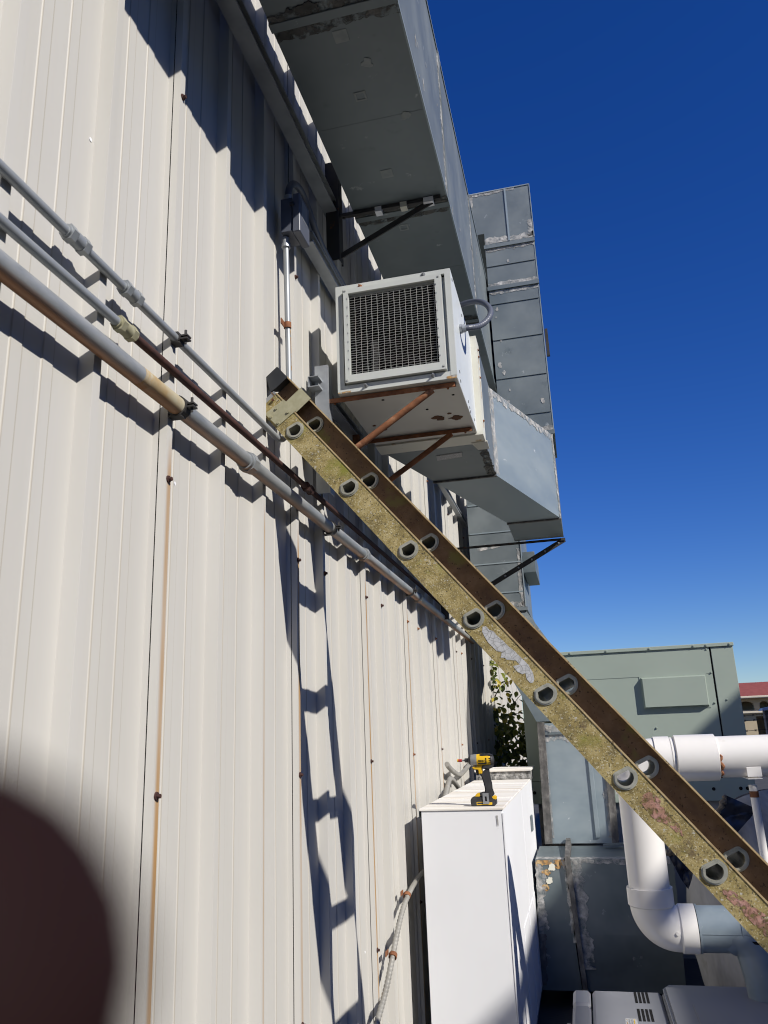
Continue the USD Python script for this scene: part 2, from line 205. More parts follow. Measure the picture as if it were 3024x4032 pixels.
def tube(pts, r, n=14, caps=True, wall=0.0):
    """round tube along a path; r a number or one per point"""
    P = np.asarray(pts, float); r = np.array(np.broadcast_to(np.asarray(r, float), (len(P),)))
    for i in range(1, len(P)):
        if np.linalg.norm(P[i] - P[i - 1]) < 1e-6: P = P.copy(); P[i:] += 1e-5 * (P[-1] - P[0]) / max(np.linalg.norm(P[-1] - P[0]), 1e-9)
    T = np.gradient(P, axis=0); T /= np.linalg.norm(T, axis=1, keepdims=True)
    _, a, b = frame(T[0]); V = []
    for i in range(len(P)):
        a = a - (a @ T[i]) * T[i]; a /= np.linalg.norm(a); b = np.cross(T[i], a)
        t = np.linspace(0, 2 * np.pi, n, endpoint=False); V.append(P[i] + r[i] * (np.cos(t)[:, None] * a + np.sin(t)[:, None] * b))
    V = np.vstack(V); F = []
    for i in range(len(P) - 1):
        for j in range(n):
            k = (j + 1) % n; F.append((i * n + j, i * n + k, (i + 1) * n + k)); F.append((i * n + j, (i + 1) * n + k, (i + 1) * n + j))
    if caps:
        c0, c1 = len(V), len(V) + 1; V = np.vstack([V, P[0], P[-1]])
        for j in range(n):
            k = (j + 1) % n; F.append((c0, k, j)); e = (len(P) - 1) * n; F.append((c1, e + j, e + k))
    return V, np.array(F)
def spline(pts, n=40):
    from scipy.interpolate import CubicSpline
    P = np.asarray(pts, float); t = np.r_[0, np.cumsum(np.linalg.norm(np.diff(P, axis=0), axis=1))]
    return CubicSpline(t, P)(np.linspace(0, t[-1], n))
def cyl(p0, p1, r, n=20): return tube([p0, p1], r, n)
def ring(p0, p1, r0, r1, n=28):
    """hollow sleeve from p0 to p1 between radii r0 < r1"""
    d, a, b = frame(np.subtract(p1, p0)); t = np.linspace(0, 2 * np.pi, n, endpoint=False); c = np.cos(t)[:, None] * a + np.sin(t)[:, None] * b
    V = np.vstack([p0 + r1 * c, p1 + r1 * c, p1 + r0 * c, p0 + r0 * c]); F = []
    for q in range(4):
        for j in range(n):
            k = (j + 1) % n; A, B = q * n, ((q + 1) % 4) * n; F += [(A + j, A + k, B + k), (A + j, B + k, B + j)]
    return V, np.array(F)
def extr(poly, h, o, ax, ay, az):
    """polygon extruded by h; its x, y, extrusion axes map to ax, ay, az from o"""
    out = []
    for g in getattr(poly, 'geoms', [poly]):
        q = trimesh.creation.extrude_polygon(g, h, engine='earcut'); v = np.array(q.vertices); f = np.array(q.faces)
        W = np.asarray(o, float) + v[:, :1] * np.asarray(ax, float) + v[:, 1:2] * np.asarray(ay, float) + v[:, 2:3] * np.asarray(az, float)
        if np.dot(np.cross(ax, ay), az) < 0: f = f[:, ::-1]
        out.append((W, f))
    return cat(*out)
def loft(sections, caps=True):
    V = np.vstack([np.asarray(s, float) for s in sections]); k = len(sections[0]); F = []
    for i in range(len(sections) - 1):
        for j in range(k):
            q = (j + 1) % k; F += [(i * k + j, i * k + q, (i + 1) * k + q), (i * k + j, (i + 1) * k + q, (i + 1) * k + j)]
    if caps:
        F += [(0, j + 1, j) for j in range(1, k - 1)]; e = (len(sections) - 1) * k; F += [(e, e + j, e + j + 1) for j in range(1, k - 1)]
    t = trimesh.Trimesh(V, F, process=False); t.fix_normals(); return np.array(t.vertices), np.array(t.faces)
def rect(x0, x1, z0, z1, y): return [(x0, y, z0), (x1, y, z0), (x1, y, z1), (x0, y, z1)]
def drect(x0, x1, z0, z1, y): return [(x0, y, z0), (x1, y, z0), (x1, y, z1), (x0, y, z1 - .27)]     # duct whose top falls toward the wall
def hrect(x0, x1, y0, y1, z): return [(x0, y0, z), (x1, y0, z), (x1, y1, z), (x0, y1, z)]
def ragged(p0, p1, side, w, normal, seed, n=80, t=0.002, both=0.15, lo=0.35):
    """hand-smeared strip along p0-p1, spreading to one side with an uneven edge"""
    p0, p1, side, nn = (np.asarray(q, float) for q in (p0, p1, side, normal)); nn = nn / np.linalg.norm(nn); side = side / np.linalg.norm(side)
    s = np.linspace(0, 1, n); L = np.linalg.norm(p1 - p0)
    q = np.stack([s * L * 34, 0 * s + seed * 3.7, 0 * s], 1); e = .55 * meshkit.fbm(q, 5, seed) + .45 * meshkit.fbm(q * .22 + 40, 3, seed)
    f = np.clip(lo + (1 - lo) * (e - 0.25) * 2.0, 0.12, 1.3); g = meshkit.noise(q * 1.3 + 9, seed) * both
    A = p0 + s[:, None] * (p1 - p0) - side * (g * w)[:, None]; B = p0 + s[:, None] * (p1 - p0) + side * (f * w)[:, None]
    V = np.vstack([A + nn * t, B + nn * t, A - nn * .001, B - nn * .001]); F = []
    for i in range(n - 1):
        F += [(i, i + 1, n + i + 1), (i, n + i + 1, n + i), (n + i, n + i + 1, 3 * n + i + 1), (n + i, 3 * n + i + 1, 3 * n + i), (i + 1, i, 2 * n + i), (i + 1, 2 * n + i, 2 * n + i + 1)]
    if np.dot(np.cross(p1 - p0, side), nn) < 0: F = [q[::-1] for q in F]
    return V, np.array(F)
def blob(c, ax, ay, r, seed, n=22, rough=0.5, az=None, t=0.0015):
    """ragged flat spot"""
    th = np.linspace(0, 2 * np.pi, n, endpoint=False); q = np.stack([np.cos(th) * 1.6, np.sin(th) * 1.6, 0 * th + seed * 5.1], 1)
    rr = r * (1 - rough / 2 + rough * (meshkit.fbm(q, 3, seed) - 0.2) * 1.8)
    return extr(Polygon(np.stack([rr * np.cos(th), rr * np.sin(th)], 1)).buffer(0), t, c, ax, ay, az if az is not None else np.cross(ax, ay))
X, Y, Z = np.eye(3)
def bar(p0, p1, w, t, up=Z, b=0.0015):
    p0, p1 = np.asarray(p0, float), np.asarray(p1, float); d = p1 - p0; d /= np.linalg.norm(d); s = np.cross(d, up); s /= np.linalg.norm(s); u = np.cross(s, d)
    return hull([p + a * s * w / 2 + c * u * t / 2 for p in (p0, p1) for a in (-1, 1) for c in (-1, 1)])
def angle_iron(p0, p1, w, t, n1, n2, w2=None):
    """L profile: one leg along n1, one along n2"""
    w2 = w2 or w
    p0, p1, n1, n2 = (np.asarray(q, float) for q in (p0, p1, n1, n2)); L = np.linalg.norm(p1 - p0)
    poly = Polygon([(0, 0), (w, 0), (w, t), (t, t), (t, w2), (0, w2)])
    return extr(poly, L, p0, n1, n2, (p1 - p0) / L)
def channel(p0, p1, w, n1, n2, t=0.0028, lip=0.009):
    """strut: closed back, open front with returned lips; n1 across, n2 from back to opening"""
    p0, p1 = np.asarray(p0, float), np.asarray(p1, float); L = np.linalg.norm(p1 - p0); h = w
    poly = Polygon([(-w/2, 0), (w/2, 0), (w/2, h), (w/2-lip, h), (w/2-lip, h-t), (w/2-t, h-t), (w/2-t, t), (-w/2+t, t), (-w/2+t, h-t), (-w/2+lip, h-t), (-w/2+lip, h), (-w/2, h)])
    return extr(poly, L, p0, np.asarray(n1, float), np.asarray(n2, float), (p1 - p0) / L)
def screw(c, n, r=0.007, h=0.006):
    n = np.asarray(n, float); c = np.asarray(c, float)
    return cat(tube([c - n * .001, c + n * h * .35], [r * 1.3, r * 1.15], 10), tube([c + n * h * .3, c + n * h], [r * .75, r * .68], 6))

# ------------------------------------------------------------------ ground
g = obj('roof_deck', box(-200, 300, -200, 400, -1.85, -1.75), DECK); tag(stage.GetPrimAtPath(g), kind='structure', label='dark grey deck under the ducts and cabinets')

# ------------------------------------------------------------------ ribbed metal wall
WL = thing('metal_wall', 'tall off-white ribbed metal wall with rusty screws along its ribs', 'wall', (0, 0, -1.75))
WTOP = 4.25
def panel_profile(s, first):
    out = []
    for r in range(3):
        y = s + .3048 * r
        if r == 0: out += [(y - .0058, .0160), (y - .0008, .0335)]
        else: out += [(y - .0095, 0), (y - .0008, .0315)]
        e = .0335 if r == 0 else .032
        out += [(y + .001, e), (y + .025, e), (y + .0262, e - .001), (y + .038, .0005), (y + .040, 0)]
        for c in (.112, .201):
            out += [(y + c - .020, 0), (y + c - .0175, .0022), (y + c + .0135, .0022), (y + c + .016, 0)]
    out += [(s + .9144 - .0095, 0), (s + .9144 - .0060, .0135)]
    return out
for k in range(-5, 13):
    s = 1.604 + .9144 * k
    prof = np.array(panel_profile(s, True)); zs = np.linspace(-1.72, WTOP, 34); n = len(prof)
    V = np.zeros((len(zs), n, 3)); V[..., 1] = prof[:, 0]; V[..., 0] = prof[:, 1]; V[..., 2] = zs[:, None]
    q = V.reshape(-1, 3).copy(); wob = (meshkit.noise(q * [0, 5.0, 1.3] + k * 3.1, 5) - .5) * .003; V[..., 0] += wob.reshape(V.shape[:2]) * (prof[:, 1] < .004)
    F = []
    for i in range(len(zs) - 1):
        a = np.arange(n - 1) + i * n; F.append(np.stack([a, a + 1, a + n + 1], 1)); F.append(np.stack([a, a + n + 1, a + n], 1))
    obj('wall_panel', (V.reshape(-1, 3), np.vstack(F)), WALL, WL, smooth=20)
obj('wall_backing', box(-.2, -.03, -3.2, 13.6, -1.75, WTOP - .02), BLACK, WL)
obj('eave_trim', box(-.2, .06, -3.2, 13.6, WTOP - .02, WTOP + .13, .004), WALL, WL)
for zr in (1.72, .60, -.11, -.845):
    for k in range(-2, 8):
        s = 1.604 + .9144 * k
        for r in (0,) + ((1, 2) if zr in (.60,) else ()):
            if r and random.random() < .6: continue
            if zr == .60 and abs(s + .3048 * r - 2.5) < .03: pass
            obj('screw', screw((.0335, s + .3048 * r + .012, zr + random.uniform(-.012, .012)), X, .0075, .011), RUSTD if random.random() < .75 else RUST, WL)
for (yy, zz) in ((1.363, .61), (1.648, .602), (3.378, -.845), (1.275, 1.301), (3.25, .2)):
    obj('paint_chip', blob((.0005 + (.0335 if abs(yy - 1.63) < .03 else 0), yy, zz), Y, Z, .0045, int(yy * 100), az=X), WHITEP, WL)

# ------------------------------------------------------------------ conduits and pipe along the wall
def coupling(y, x, z, r):
    h = []
    for a, b, rr, n in ((-.030, -.014, 1.75, 6), (-.013, .013, 1.5, 20), (.014, .030, 1.75, 6)):
        h.append(tube([(x, y + a, z), (x, y + b, z)], r * rr, n))
    h.append(tube([(x, y - .036, z), (x, y + .036, z)], r * 1.25, 16)); return cat(*h)
def clamp(y, x, z, r):
    return cat(ring((x, y - .014, z), (x, y + .014, z), r * 1.02, r * 1.02 + .004, 18), box(x - r - .012, x + .008, y - .013, y + .013, z + r + .001, z + r + .0045), box(x - r - .012, x + .012, y - .013, y + .013, z - r - .0045, z - r - .001),
               box(x + r * .2, x + r + .022, y - .011, y + .011, z - .006, z - .002), box(x + r * .2, x + r + .022, y - .011, y + .011, z + .002, z + .006), cyl((x + r + .012, y, z - .016), (x + r + .012, y, z + .022), .0035, 8))
c1 = thing('electrical_conduit', 'topmost thin grey conduit on the ribbed wall, turning up to the switch box', 'conduit', (.0445, -1.2, .972))
rc = .0107; xc = .0335 + rc
p = [(xc, -1.2, .985), (xc, 1.0, .981), (xc, 2.30, .961)] 
bend = [(xc, 2.30 + .125 * math.sin(a), .961 + .125 * (1 - math.cos(a))) for a in np.linspace(0.15, math.pi / 2, 9)]
obj('tube', tube(p + bend + [(xc, 2.4255, 1.20), (xc, 2.415, 1.45), (xc, 2.401, 1.76)], rc, 16), CONDUIT, c1, smooth=40)
obj('coupling', coupling(1.195, xc, .980, rc), CONDUIT, c1, smooth=30); obj('coupling', coupling(1.40, xc, .977, rc), CONDUIT, c1, smooth=30)
obj('clamp', clamp(1.617, xc, .973, rc), DARKSTEEL, c1, label='dark clamp on the wall rib')
obj('strap', cat(ring((xc, 2.413, 1.425), (xc, 2.412, 1.447), rc, rc + .003), box(.0335, .0365, 2.37, 2.455, 1.425, 1.447)), RUST, c1, label='rusty strap on the upright part')
obj('hub', tube([(xc, 2.401, 1.752), (xc, 2.401, 1.765), (xc, 2.401, 1.765), (xc, 2.401, 1.792)], [.017, .017, .0145, .0145], 14), STRUT, c1)
obj('rust_streak', ragged((xc + rc + .0005, 2.413, 1.42), (xc + rc + .0002, 2.42, 1.26), Y, .004, X, 3, t=.0006), STAIN, c1)
c2 = thing('electrical_conduit', 'middle thin conduit on the wall, grey up to its coupling and dark rust beyond it', 'conduit', (.0445, -1.2, .88))
obj('grey_tube', tube([(xc, -1.2, .886), (xc, 1.36, .8805)], rc, 16), CONDUIT, c2, smooth=40)
obj('coupling', coupling(1.385, xc, .8805, rc), BRKT, c2, smooth=30)
obj('rusty_tube', tube([(xc, 1.405, .8805), (xc, 2.45, .877), (xc, 7.0, .868)], rc * .96, 16), RUSTD, c2, smooth=40)
obj('coupling', coupling(2.62, xc, .8765, rc), RUSTD, c2, smooth=30)
c3 = thing('galvanized_pipe', 'thick galvanized pipe along the wall, lowest of three, rust on its underside', 'pipe', (.056, -1.2, .78))
rp = .0222; xp = .0335 + rp; zp = lambda y: .789 - .0045 * (y - .9)
for a, b, mt in ((-1.2, 1.425, PIPE), (1.425, 1.455, PIPERUST), (1.455, 1.605, PIPETAN), (1.605, 7.15, PIPE)):
    obj('pipe_length', tube([(xp, a, zp(a)), (xp, b, zp(b))], rp if mt is PIPE else rp + .0003, 28), mt, c3, smooth=40, label={PIPERUST: 'orange rust band', PIPETAN: 'rust-stained length'}.get(mt))
for y in (2.045, 3.35, 4.6): obj('coupling', cat(tube([(xp, y - .03, zp(y)), (xp, y + .03, zp(y))], rp * 1.22, 22), tube([(xp, y - .016, zp(y)), (xp, y + .012, zp(y))], rp * 1.42, 8)), PIPE, c3, smooth=30)
for y in (1.617, 2.85, 4.36): obj('clamp', clamp(y, xp, zp(y), rp), DARKSTEEL, c3, label='dark clamp on the wall rib')

# ------------------------------------------------------------------ strut rails, switch box, flexible conduit
def rail(y0, y1, z, label, w=.041):
    t = thing('strut_rail', label, 'rail', (.034, y0, z)); obj('channel', channel((.0345, y0, z), (.0345, y1, z), w, Z, X), STRUT, t); return t
r1 = rail(-.5, 2.95, 2.30, 'long dark strut rail high on the wall, left of the top duct', .06)
r2 = rail(2.60, 3.75, 1.93, 'short strut rail on the wall below the switch box', .05)
r3 = rail(2.66, 3.40, 1.325, 'open-ended strut rail on the wall just above the ladder top', .045)
r4 = rail(5.6, 7.2, 1.86, 'far strut rail on the wall behind the flared duct')
for rr, ys in ((r1, (.7, 1.615, 2.53)), (r2, (2.7, 3.1)), (r3, (2.75,))):
    for y in ys: obj('bolt', screw((.045, y, LOC[rr][2]), X, .008, .01), DARKSTEEL, rr)
sb = thing('switch_box', 'small grey electrical switch box on the wall in the duct shadow', 'switch box', (.034, 2.34, 1.79))
obj('body', box(.0345, .080, 2.372, 2.470, 1.80, 1.945, .002), FLEXG, sb)
obj('cover', box(.083, .112, 2.365, 2.477, 1.79, 1.955, .003), FLEXG, sb)
obj('gasket', box(.0795, .0835, 2.375, 2.467, 1.805, 1.94), RUBBER, sb)
obj('cover_label', box(.1122, .1127, 2.39, 2.452, 1.86, 1.94), TOOLG, sb)
obj('lever', box(.075, .092, 2.355, 2.364, 1.90, 1.912, .001), TOOLB, sb)
fx = thing('flexible_conduit', 'dark flexible conduit arching over the switch box and down along the rail', 'conduit', (.07, 2.36, 1.95))
path = spline([(.058, 2.395, 1.95), (.058, 2.40, 2.005), (.064, 2.45, 2.065), (.07, 2.54, 2.07), (.075, 2.62, 2.02), (.075, 2.74, 1.985), (.078, 2.95, 1.975), (.08, 3.25, 1.965), (.08, 3.65, 1.955)], 90)
obj('jacket', tube(path, .0135, 12), FLEXG, fx, smooth=40)
obj('connector', tube([(.058, 2.395, 1.944), (.058, 2.395, 1.968)], .018, 12), STRUT, fx)

# ------------------------------------------------------------------ wall brackets
def bracket(label, y, zarm, xend, up, xfoot, brace_from, brace_to, mat, upmat, uw=.045, bw=.03, round_=False):
    t = thing('wall_bracket', label, 'bracket', (.034, y, up[0]))
    obj('upright', channel((.0345 + .041, y - uw / 2 - .001, up[0]), (.0345 + .041, y - uw / 2 - .001, up[1]), uw, X, Y), upmat, t)
    obj('arm', angle_iron((xfoot, y - .018, zarm), (xend, y - .018, zarm), .036, .004, Y, -Z, .017), mat, t)
    if round_: obj('brace', tube([brace_from, brace_to], bw / 2, 12), mat, t, smooth=40)
    else: obj('brace', bar(brace_from, brace_to, bw, .007, up=Y), mat, t)
    for xx in (xfoot + .02, xend - .03): obj('bolt', screw((xx, y, zarm - .005), -Z, .007, .012), mat, t)
    return t
bracket('dark steel bracket holding up the top duct above the air conditioner', 2.945, 2.262, .565, (2.02, 2.535), .10, (.53, 2.942, 2.25), (.09, 2.942, 2.045), DARKSTEEL, DARKSTEEL, .06, .026)
b1 = bracket('rusty front bracket under the air conditioner, just behind the ladder top', 2.735, 1.266, .60, (.88, 1.41), .10, (.512, 2.73, 1.252), (.095, 2.73, .985), RUST, STRUT, .055, .026, True)
bracket('rusty rear bracket under the back of the air conditioner', 3.215, 1.266, .60, (1.08, 1.30), .10, (.51, 3.21, 1.252), (.05, 3.21, .96), RUST, RUST, .03, .024, True)
bf = bracket('far dark bracket under the end of the low flared duct', 5.50, 1.262, .955, (.75, 1.30), .06, (.95, 5.494, 1.253), (.08, 5.494, .80), DARKSTEEL, DARKSTEEL, .05, .034)
for k in range(9):
    f_ = k / 9 + .05; obj('bolt', screw(np.array((.95, 5.488, 1.253)) * (1 - f_) + np.array((.08, 5.488, .80)) * f_, -Y, .0055, .004), STRUT, bf)
for a_, b_, mt in ((.27, .30, WHITEP), (.49, .535, WHITEP), (.385, .415, CREAM)): obj('shim', box(a_, b_, 2.925, 2.96, 2.236, 2.2615), mt, '/World/wall_bracket')

# ------------------------------------------------------------------ top duct
ud = thing('long_duct', 'long galvanized duct running high along the wall toward the tall riser', 'duct', (.395, 3, 2.2)); GROWN[ud] = 1.03
cuts = [-1.6, -.5, .75, 1.885, 2.91, 3.95, 5.75]
for a, b in zip(cuts[:-1], cuts[1:]):
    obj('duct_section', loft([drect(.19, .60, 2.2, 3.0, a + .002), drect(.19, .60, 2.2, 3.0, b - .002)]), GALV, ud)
for i, y in enumerate(cuts[1:-1]):
    obj('joint_flange', loft([drect(.186, .6065, 2.193, 3.006, y - .016), drect(.186, .6065, 2.193, 3.006, y + .016)]), GALV, ud)
    obj('joint_sealant', ragged((.19, y - .016, 2.1985), (.605, y - .016, 2.1985), -Y, .06, -Z, 20 + i, t=.0025), SEALK, ud)
    obj('joint_sealant', ragged((.19, y + .016, 2.1985), (.605, y + .016, 2.1985), Y, .05, -Z, 40 + i, t=.0025), SEALK, ud)
    obj('joint_sealant', ragged((.6008, y - .015, 2.2), (.6008, y - .015, 3.0), -Y, .035, X, 60 + i), SEAL, ud)
    obj('joint_sealant', ragged((.6008, y + .015, 2.2), (.6008, y + .015, 3.0), Y, .03, X, 80 + i), SEAL, ud)
obj('corner_seam', box(.600, .606, -1.6, 5.0, 2.196, 2.206), GALVB, ud); obj('corner_seam', box(.600, .605, -1.6, 5.0, 2.992, 3.005), GALVB, ud)
for i, y in enumerate((1.3, 2.36, 3.4, 4.4)):
    obj('cross_break', box(.195, .596, y - .003, y + .003, 2.1992, 2.2), GALV, ud)
for i, (x_, y_) in enumerate(((.397, 1.975), (.392, 2.235), (.389, 2.655), (.38, 3.022), (.40, 3.45))):
    sq = sbox(-.021, -.021, .021, .021); sq = sq.buffer(.003) if i % 2 == 0 else sq.difference(sbox(-.014, -.014, .014, .014))
    obj('tape_patch', extr(sq, .0012, (x_, y_, 2.1994), X, Y, -Z), PATCHD, ud)
for i, (x_, y_) in enumerate(((.452, 2.10), (.53, 2.37))): obj('smear', blob((x_, y_, 2.1995), X, Y, .018, 7 + i, az=-Z, rough=.9), PATCHD, ud)
for i in range(26):
    y_, z_ = random.uniform(1.0, 4.8), random.uniform(2.25, 2.95); obj('smear', blob((.6005, y_, z_), Y, Z * random.uniform(1, 3), random.uniform(.004, .010), i, az=X, rough=.9, t=.001), SEAL, ud)

# ------------------------------------------------------------------ tall riser with boxed head
rs = thing('riser_duct', 'tall grey riser duct standing against the blue sky right of the long duct', 'duct', (.77, 5.0, 1.84))
for z0, z1 in ((1.855, 2.985), (3.005, 3.325)):
    obj('duct_section', loft([hrect(.605, .950, 4.985, 5.47, z0), hrect(.605, .950, 4.985, 5.47, z1)]), GALV, rs)
obj('head_box', hull([(x, y, z) for y in (4.975, 6.3) for x, z in ((.514, 3.445), (.606, 3.445), (.606, 3.345), (.955, 3.345), (.955, 3.79), (.514, 3.79))][:0] + [(x, y, z) for y in (4.975, 6.3) for x in (.514, .955) for z in (3.445, 3.79)]), GALV, rs)
obj('head_neck', box(.607, .955, 4.975, 5.48, 3.342, 3.4448), GALV, rs)
for z_ in (1.87, 2.995, 3.335): obj('joint_flange', loft([hrect(.598, .958, 4.972, 5.48, z_ - .017), hrect(.598, .958, 4.972, 5.48, z_ + .012)]), GALV, rs)
for i, z_ in enumerate((2.017, 2.298, 2.593, 2.871, 3.175)): obj('standing_seam', box(.609, .946, 4.979, 4.9848, z_ - .0035, z_ + .0035), GALV, rs)
obj('standing_seam', box(.775, .787, 4.968, 4.9748, 3.35, 3.785), GALVB, rs)
obj('corner_seam', box(.950, .956, 4.982, 4.992, 1.87, 3.33), GALVB, rs); obj('corner_seam', box(.955, .960, 4.970, 4.98, 3.35, 3.792), GALVB, rs); obj('corner_seam', box(.51, .957, 4.970, 4.98, 3.786, 3.794), GALVB, rs)
yf = 4.9845
for i, (a, b, sd, w) in enumerate((((.606, yf, 2.975), (.95, yf, 2.975), -Z, .035), ((.606, yf, 3.01), (.95, yf, 3.01), Z, .04), ((.606, yf, 3.322), (.95, yf, 3.322), -Z, .035), ((.606, 4.9745, 3.355), (.952, 4.9745, 3.355), Z, .06), ((.516, 4.9745, 3.785), (.85, 4.9745, 3.785), -Z, .028), ((.517, 4.9745, 3.47), (.517, 4.9745, 3.78), X, .035), ((.953, 4.9745, 3.36), (.953, 4.9745, 3.50), -X, .05), ((.606, yf, 1.885), (.95, yf, 1.885), Z, .045))):
    obj('sealant', ragged(a, b, sd, w, -Y, 100 + i), SEAL, rs)
for i, (x_, z_) in enumerate(((.64, 2.767), (.66, 2.584), (.638, 2.40), (.662, 2.34), (.690, 2.207), (.675, 2.12), (.90, 2.10), (.65, 2.83), (.76, 3.20), (.81, 3.30), (.72, 3.31))): obj('smear', blob((x_, yf - .0004, z_), X, Z * 1.5, random.uniform(.005, .012), 30 + i, az=-Y, rough=.95), SEAL, rs)
obj('side_flashing', box(.962, .985, 5.60, 5.62, 2.72, 2.95), DARKSTEEL, rs)

# ------------------------------------------------------------------ low duct from the air conditioner, flaring outward to the riser foot
ld = thing('flared_duct', 'low galvanized duct bending outward from the air conditioner to the foot of the riser', 'duct', (.45, 3.42, 1.27))
S = [rect(.155, .632, 1.275, 1.765, 3.412), rect(.304, .632, 1.272, 1.77, 3.92)]
obj('taper_section', loft(S), GALV, ld)
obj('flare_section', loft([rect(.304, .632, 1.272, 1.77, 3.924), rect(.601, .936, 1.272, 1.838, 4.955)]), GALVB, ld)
obj('end_section', loft([rect(.601, .940, 1.272, 1.838, 4.959), rect(.606, .946, 1.266, 1.838, 5.47)]), GALV, ld)
n1 = np.array((1.04, -.30, 0)); n1 /= np.linalg.norm(n1)
obj('sealant', ragged((.6335, 3.93, 1.28), (.6335, 3.93, 1.765), n1[[1, 0, 2]] * [-1, 1, 0] * -1 if False else np.array((.30, 1.03, 0)), .05, n1, 201, lo=.6), SEAL, ld)
obj('sealant', ragged((.6325, 3.915, 1.28), (.6325, 3.915, 1.765), -Y, .035, X, 202, lo=.6), SEAL, ld)
obj('sealant', ragged((.6345, 3.93, 1.764), (.936, 4.95, 1.832), -Z, .05, n1, 203, n=140), SEAL, ld)
obj('sealant', ragged((.936, 4.948, 1.83), (.937, 4.948, 1.28), -np.array((.30, 1.03, 0)), .03, n1, 204), SEAL, ld)
obj('joint_seam', hull([(x, y, z) for x, y in ((.30, 3.916), (.636, 3.916), (.30, 3.93), (.636, 3.93)) for z in (1.262, 1.2725)]), SEALD, ld)
obj('joint_seam', hull([(x, y, z) for x, y in ((.598, 4.948), (.942, 4.948), (.598, 4.966), (.942, 4.966)) for z in (1.262, 1.2725)]), SEALD, ld)
obj('joint_sealant', ragged((.31, 3.93, 1.2715), (.63, 3.93, 1.2715), Y, .03, -Z, 205), SEALK, ld)
obj('joint_sealant', ragged((.632, 3.45, 1.2735), (.632, 3.90, 1.2705), -X, .05, -Z, 206), SEALK, ld)
obj('corner_seam', tube([(.936, 4.953, 1.27), (.937, 4.953, 1.84)], .006, 6), SEAL, ld)
obj('label_plate', hull([(.386, 3.529, 1.2745), (.511, 3.521, 1.2745), (.504, 3.583, 1.2745), (.379, 3.597, 1.2745), (.386, 3.529, 1.271), (.511, 3.521, 1.271), (.504, 3.583, 1.271), (.379, 3.597, 1.271)]), LABELW, ld, label='worn white data plate')

# ------------------------------------------------------------------ air conditioner
ac = thing('air_conditioner', 'boxy pale wall air conditioner with square wire grille on rusty brackets', 'air conditioner', (.38, 2.7, 1.27))
x0, x1, z0, z1, ya, yb = .147, .614, 1.27, 1.738, 2.70, 3.285
mx0, mx1, mz0, mz1 = .203, .553, 1.336, 1.691
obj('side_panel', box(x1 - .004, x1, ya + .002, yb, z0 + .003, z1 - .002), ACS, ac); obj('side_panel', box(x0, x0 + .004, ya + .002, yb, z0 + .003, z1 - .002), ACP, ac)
obj('top_panel', box(x0, x1, ya + .002, yb, z1 - .0018, z1 + .002), ACP, ac); obj('base_panel', box(x0 + .001, x1 - .001, ya + .002, yb, z0, z0 + .0028), ACBOT, ac)
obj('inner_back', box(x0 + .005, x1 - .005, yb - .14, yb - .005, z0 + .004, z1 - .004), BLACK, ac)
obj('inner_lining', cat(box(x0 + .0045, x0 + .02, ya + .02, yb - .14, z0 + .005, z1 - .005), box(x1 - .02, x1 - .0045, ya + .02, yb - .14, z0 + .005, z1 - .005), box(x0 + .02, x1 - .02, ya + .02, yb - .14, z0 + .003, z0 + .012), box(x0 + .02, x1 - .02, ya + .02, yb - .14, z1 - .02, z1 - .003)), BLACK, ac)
def face(o, i, y, t): return extr(sbox(o[0], o[2], o[1], o[3]).difference(sbox(i[0], i[2], i[1], i[3])), t, (0, y, 0), X, Z, -Y)
obj('front_panel', face((x0, x1, z0, z1), (.175, .590, 1.300, 1.718), ya + .002, .012), ACP, ac)
obj('front_recess', face((.176, .589, 1.301, 1.717), (mx0 - .005, mx1 + .005, mz0 - .005, mz1 + .005), ya + .014, .003), ACP, ac)
gfp = obj('grille_frame', face((.183, .578, 1.305, 1.712), (mx0, mx1, mz0, mz1), ya - .010, .016), ACP, ac)
obj('grille_frame', cat(box(.183, .187, ya - .010, ya + .011, 1.305, 1.712), box(.574, .578, ya - .010, ya + .011, 1.305, 1.712), box(.187, .574, ya - .010, ya + .011, 1.305, 1.309), box(.187, .574, ya - .010, ya + .011, 1.708, 1.712)), ACP, ac)
obj('corner_post', box(.5915, .6135, ya - .011, ya - .0105 + .001, z0 + .012, z1 - .02), ACP, ac)
nv, nh = 15, 33
for i in range(1, nv + 1):
    xx = mx0 + (mx1 - mx0) * i / (nv + .35); obj('wire', tube([(xx, ya - .012, mz0 - .004), (xx + .001, ya - .012, mz1 + .004)], .0009, 6), WIRE, gfp)
for i in range(1, nh + 1):
    zz = mz0 + (mz1 - mz0) * i / (nh + .6); pts = [(mx0 + (mx1 - mx0) * s, ya - .0145 + .0012 * math.sin(s * 15 * 6.28), zz + .0008 * math.sin(s * 9 + i)) for s in np.linspace(-.01, 1.01, 24)]
    obj('wire', tube(pts, .0008, 5), WIRE, gfp)
obj('inner_post', box(.262, .288, ya + .09, ya + .095, mz0 - .02, mz0 + .19), DARKSTEEL, ac); obj('inner_debris', cat(blob((.47, ya + .2, 1.43), X, Z, .014, 3, az=-Y, rough=.9), blob((.478, ya + .2, 1.405), X, Z, .009, 5, az=-Y, rough=.9)), CREAM, ac); obj('inner_debris', blob((.50, ya + .2, 1.385), X, Z, .012, 8, az=-Y, rough=.9), RUST, ac)
for (xx, zz, mt) in ((.25, 1.722, RUST), (.508, 1.727, TOOLG), (.262, 1.289, TOOLG), (.525, 1.292, TOOLG)): obj('screw', cat(screw((xx, ya - .0105, zz), -Y, .0075, .008), cyl((xx, ya - .01, zz), (xx, ya - .028, zz), .003, 8)), mt, ac)
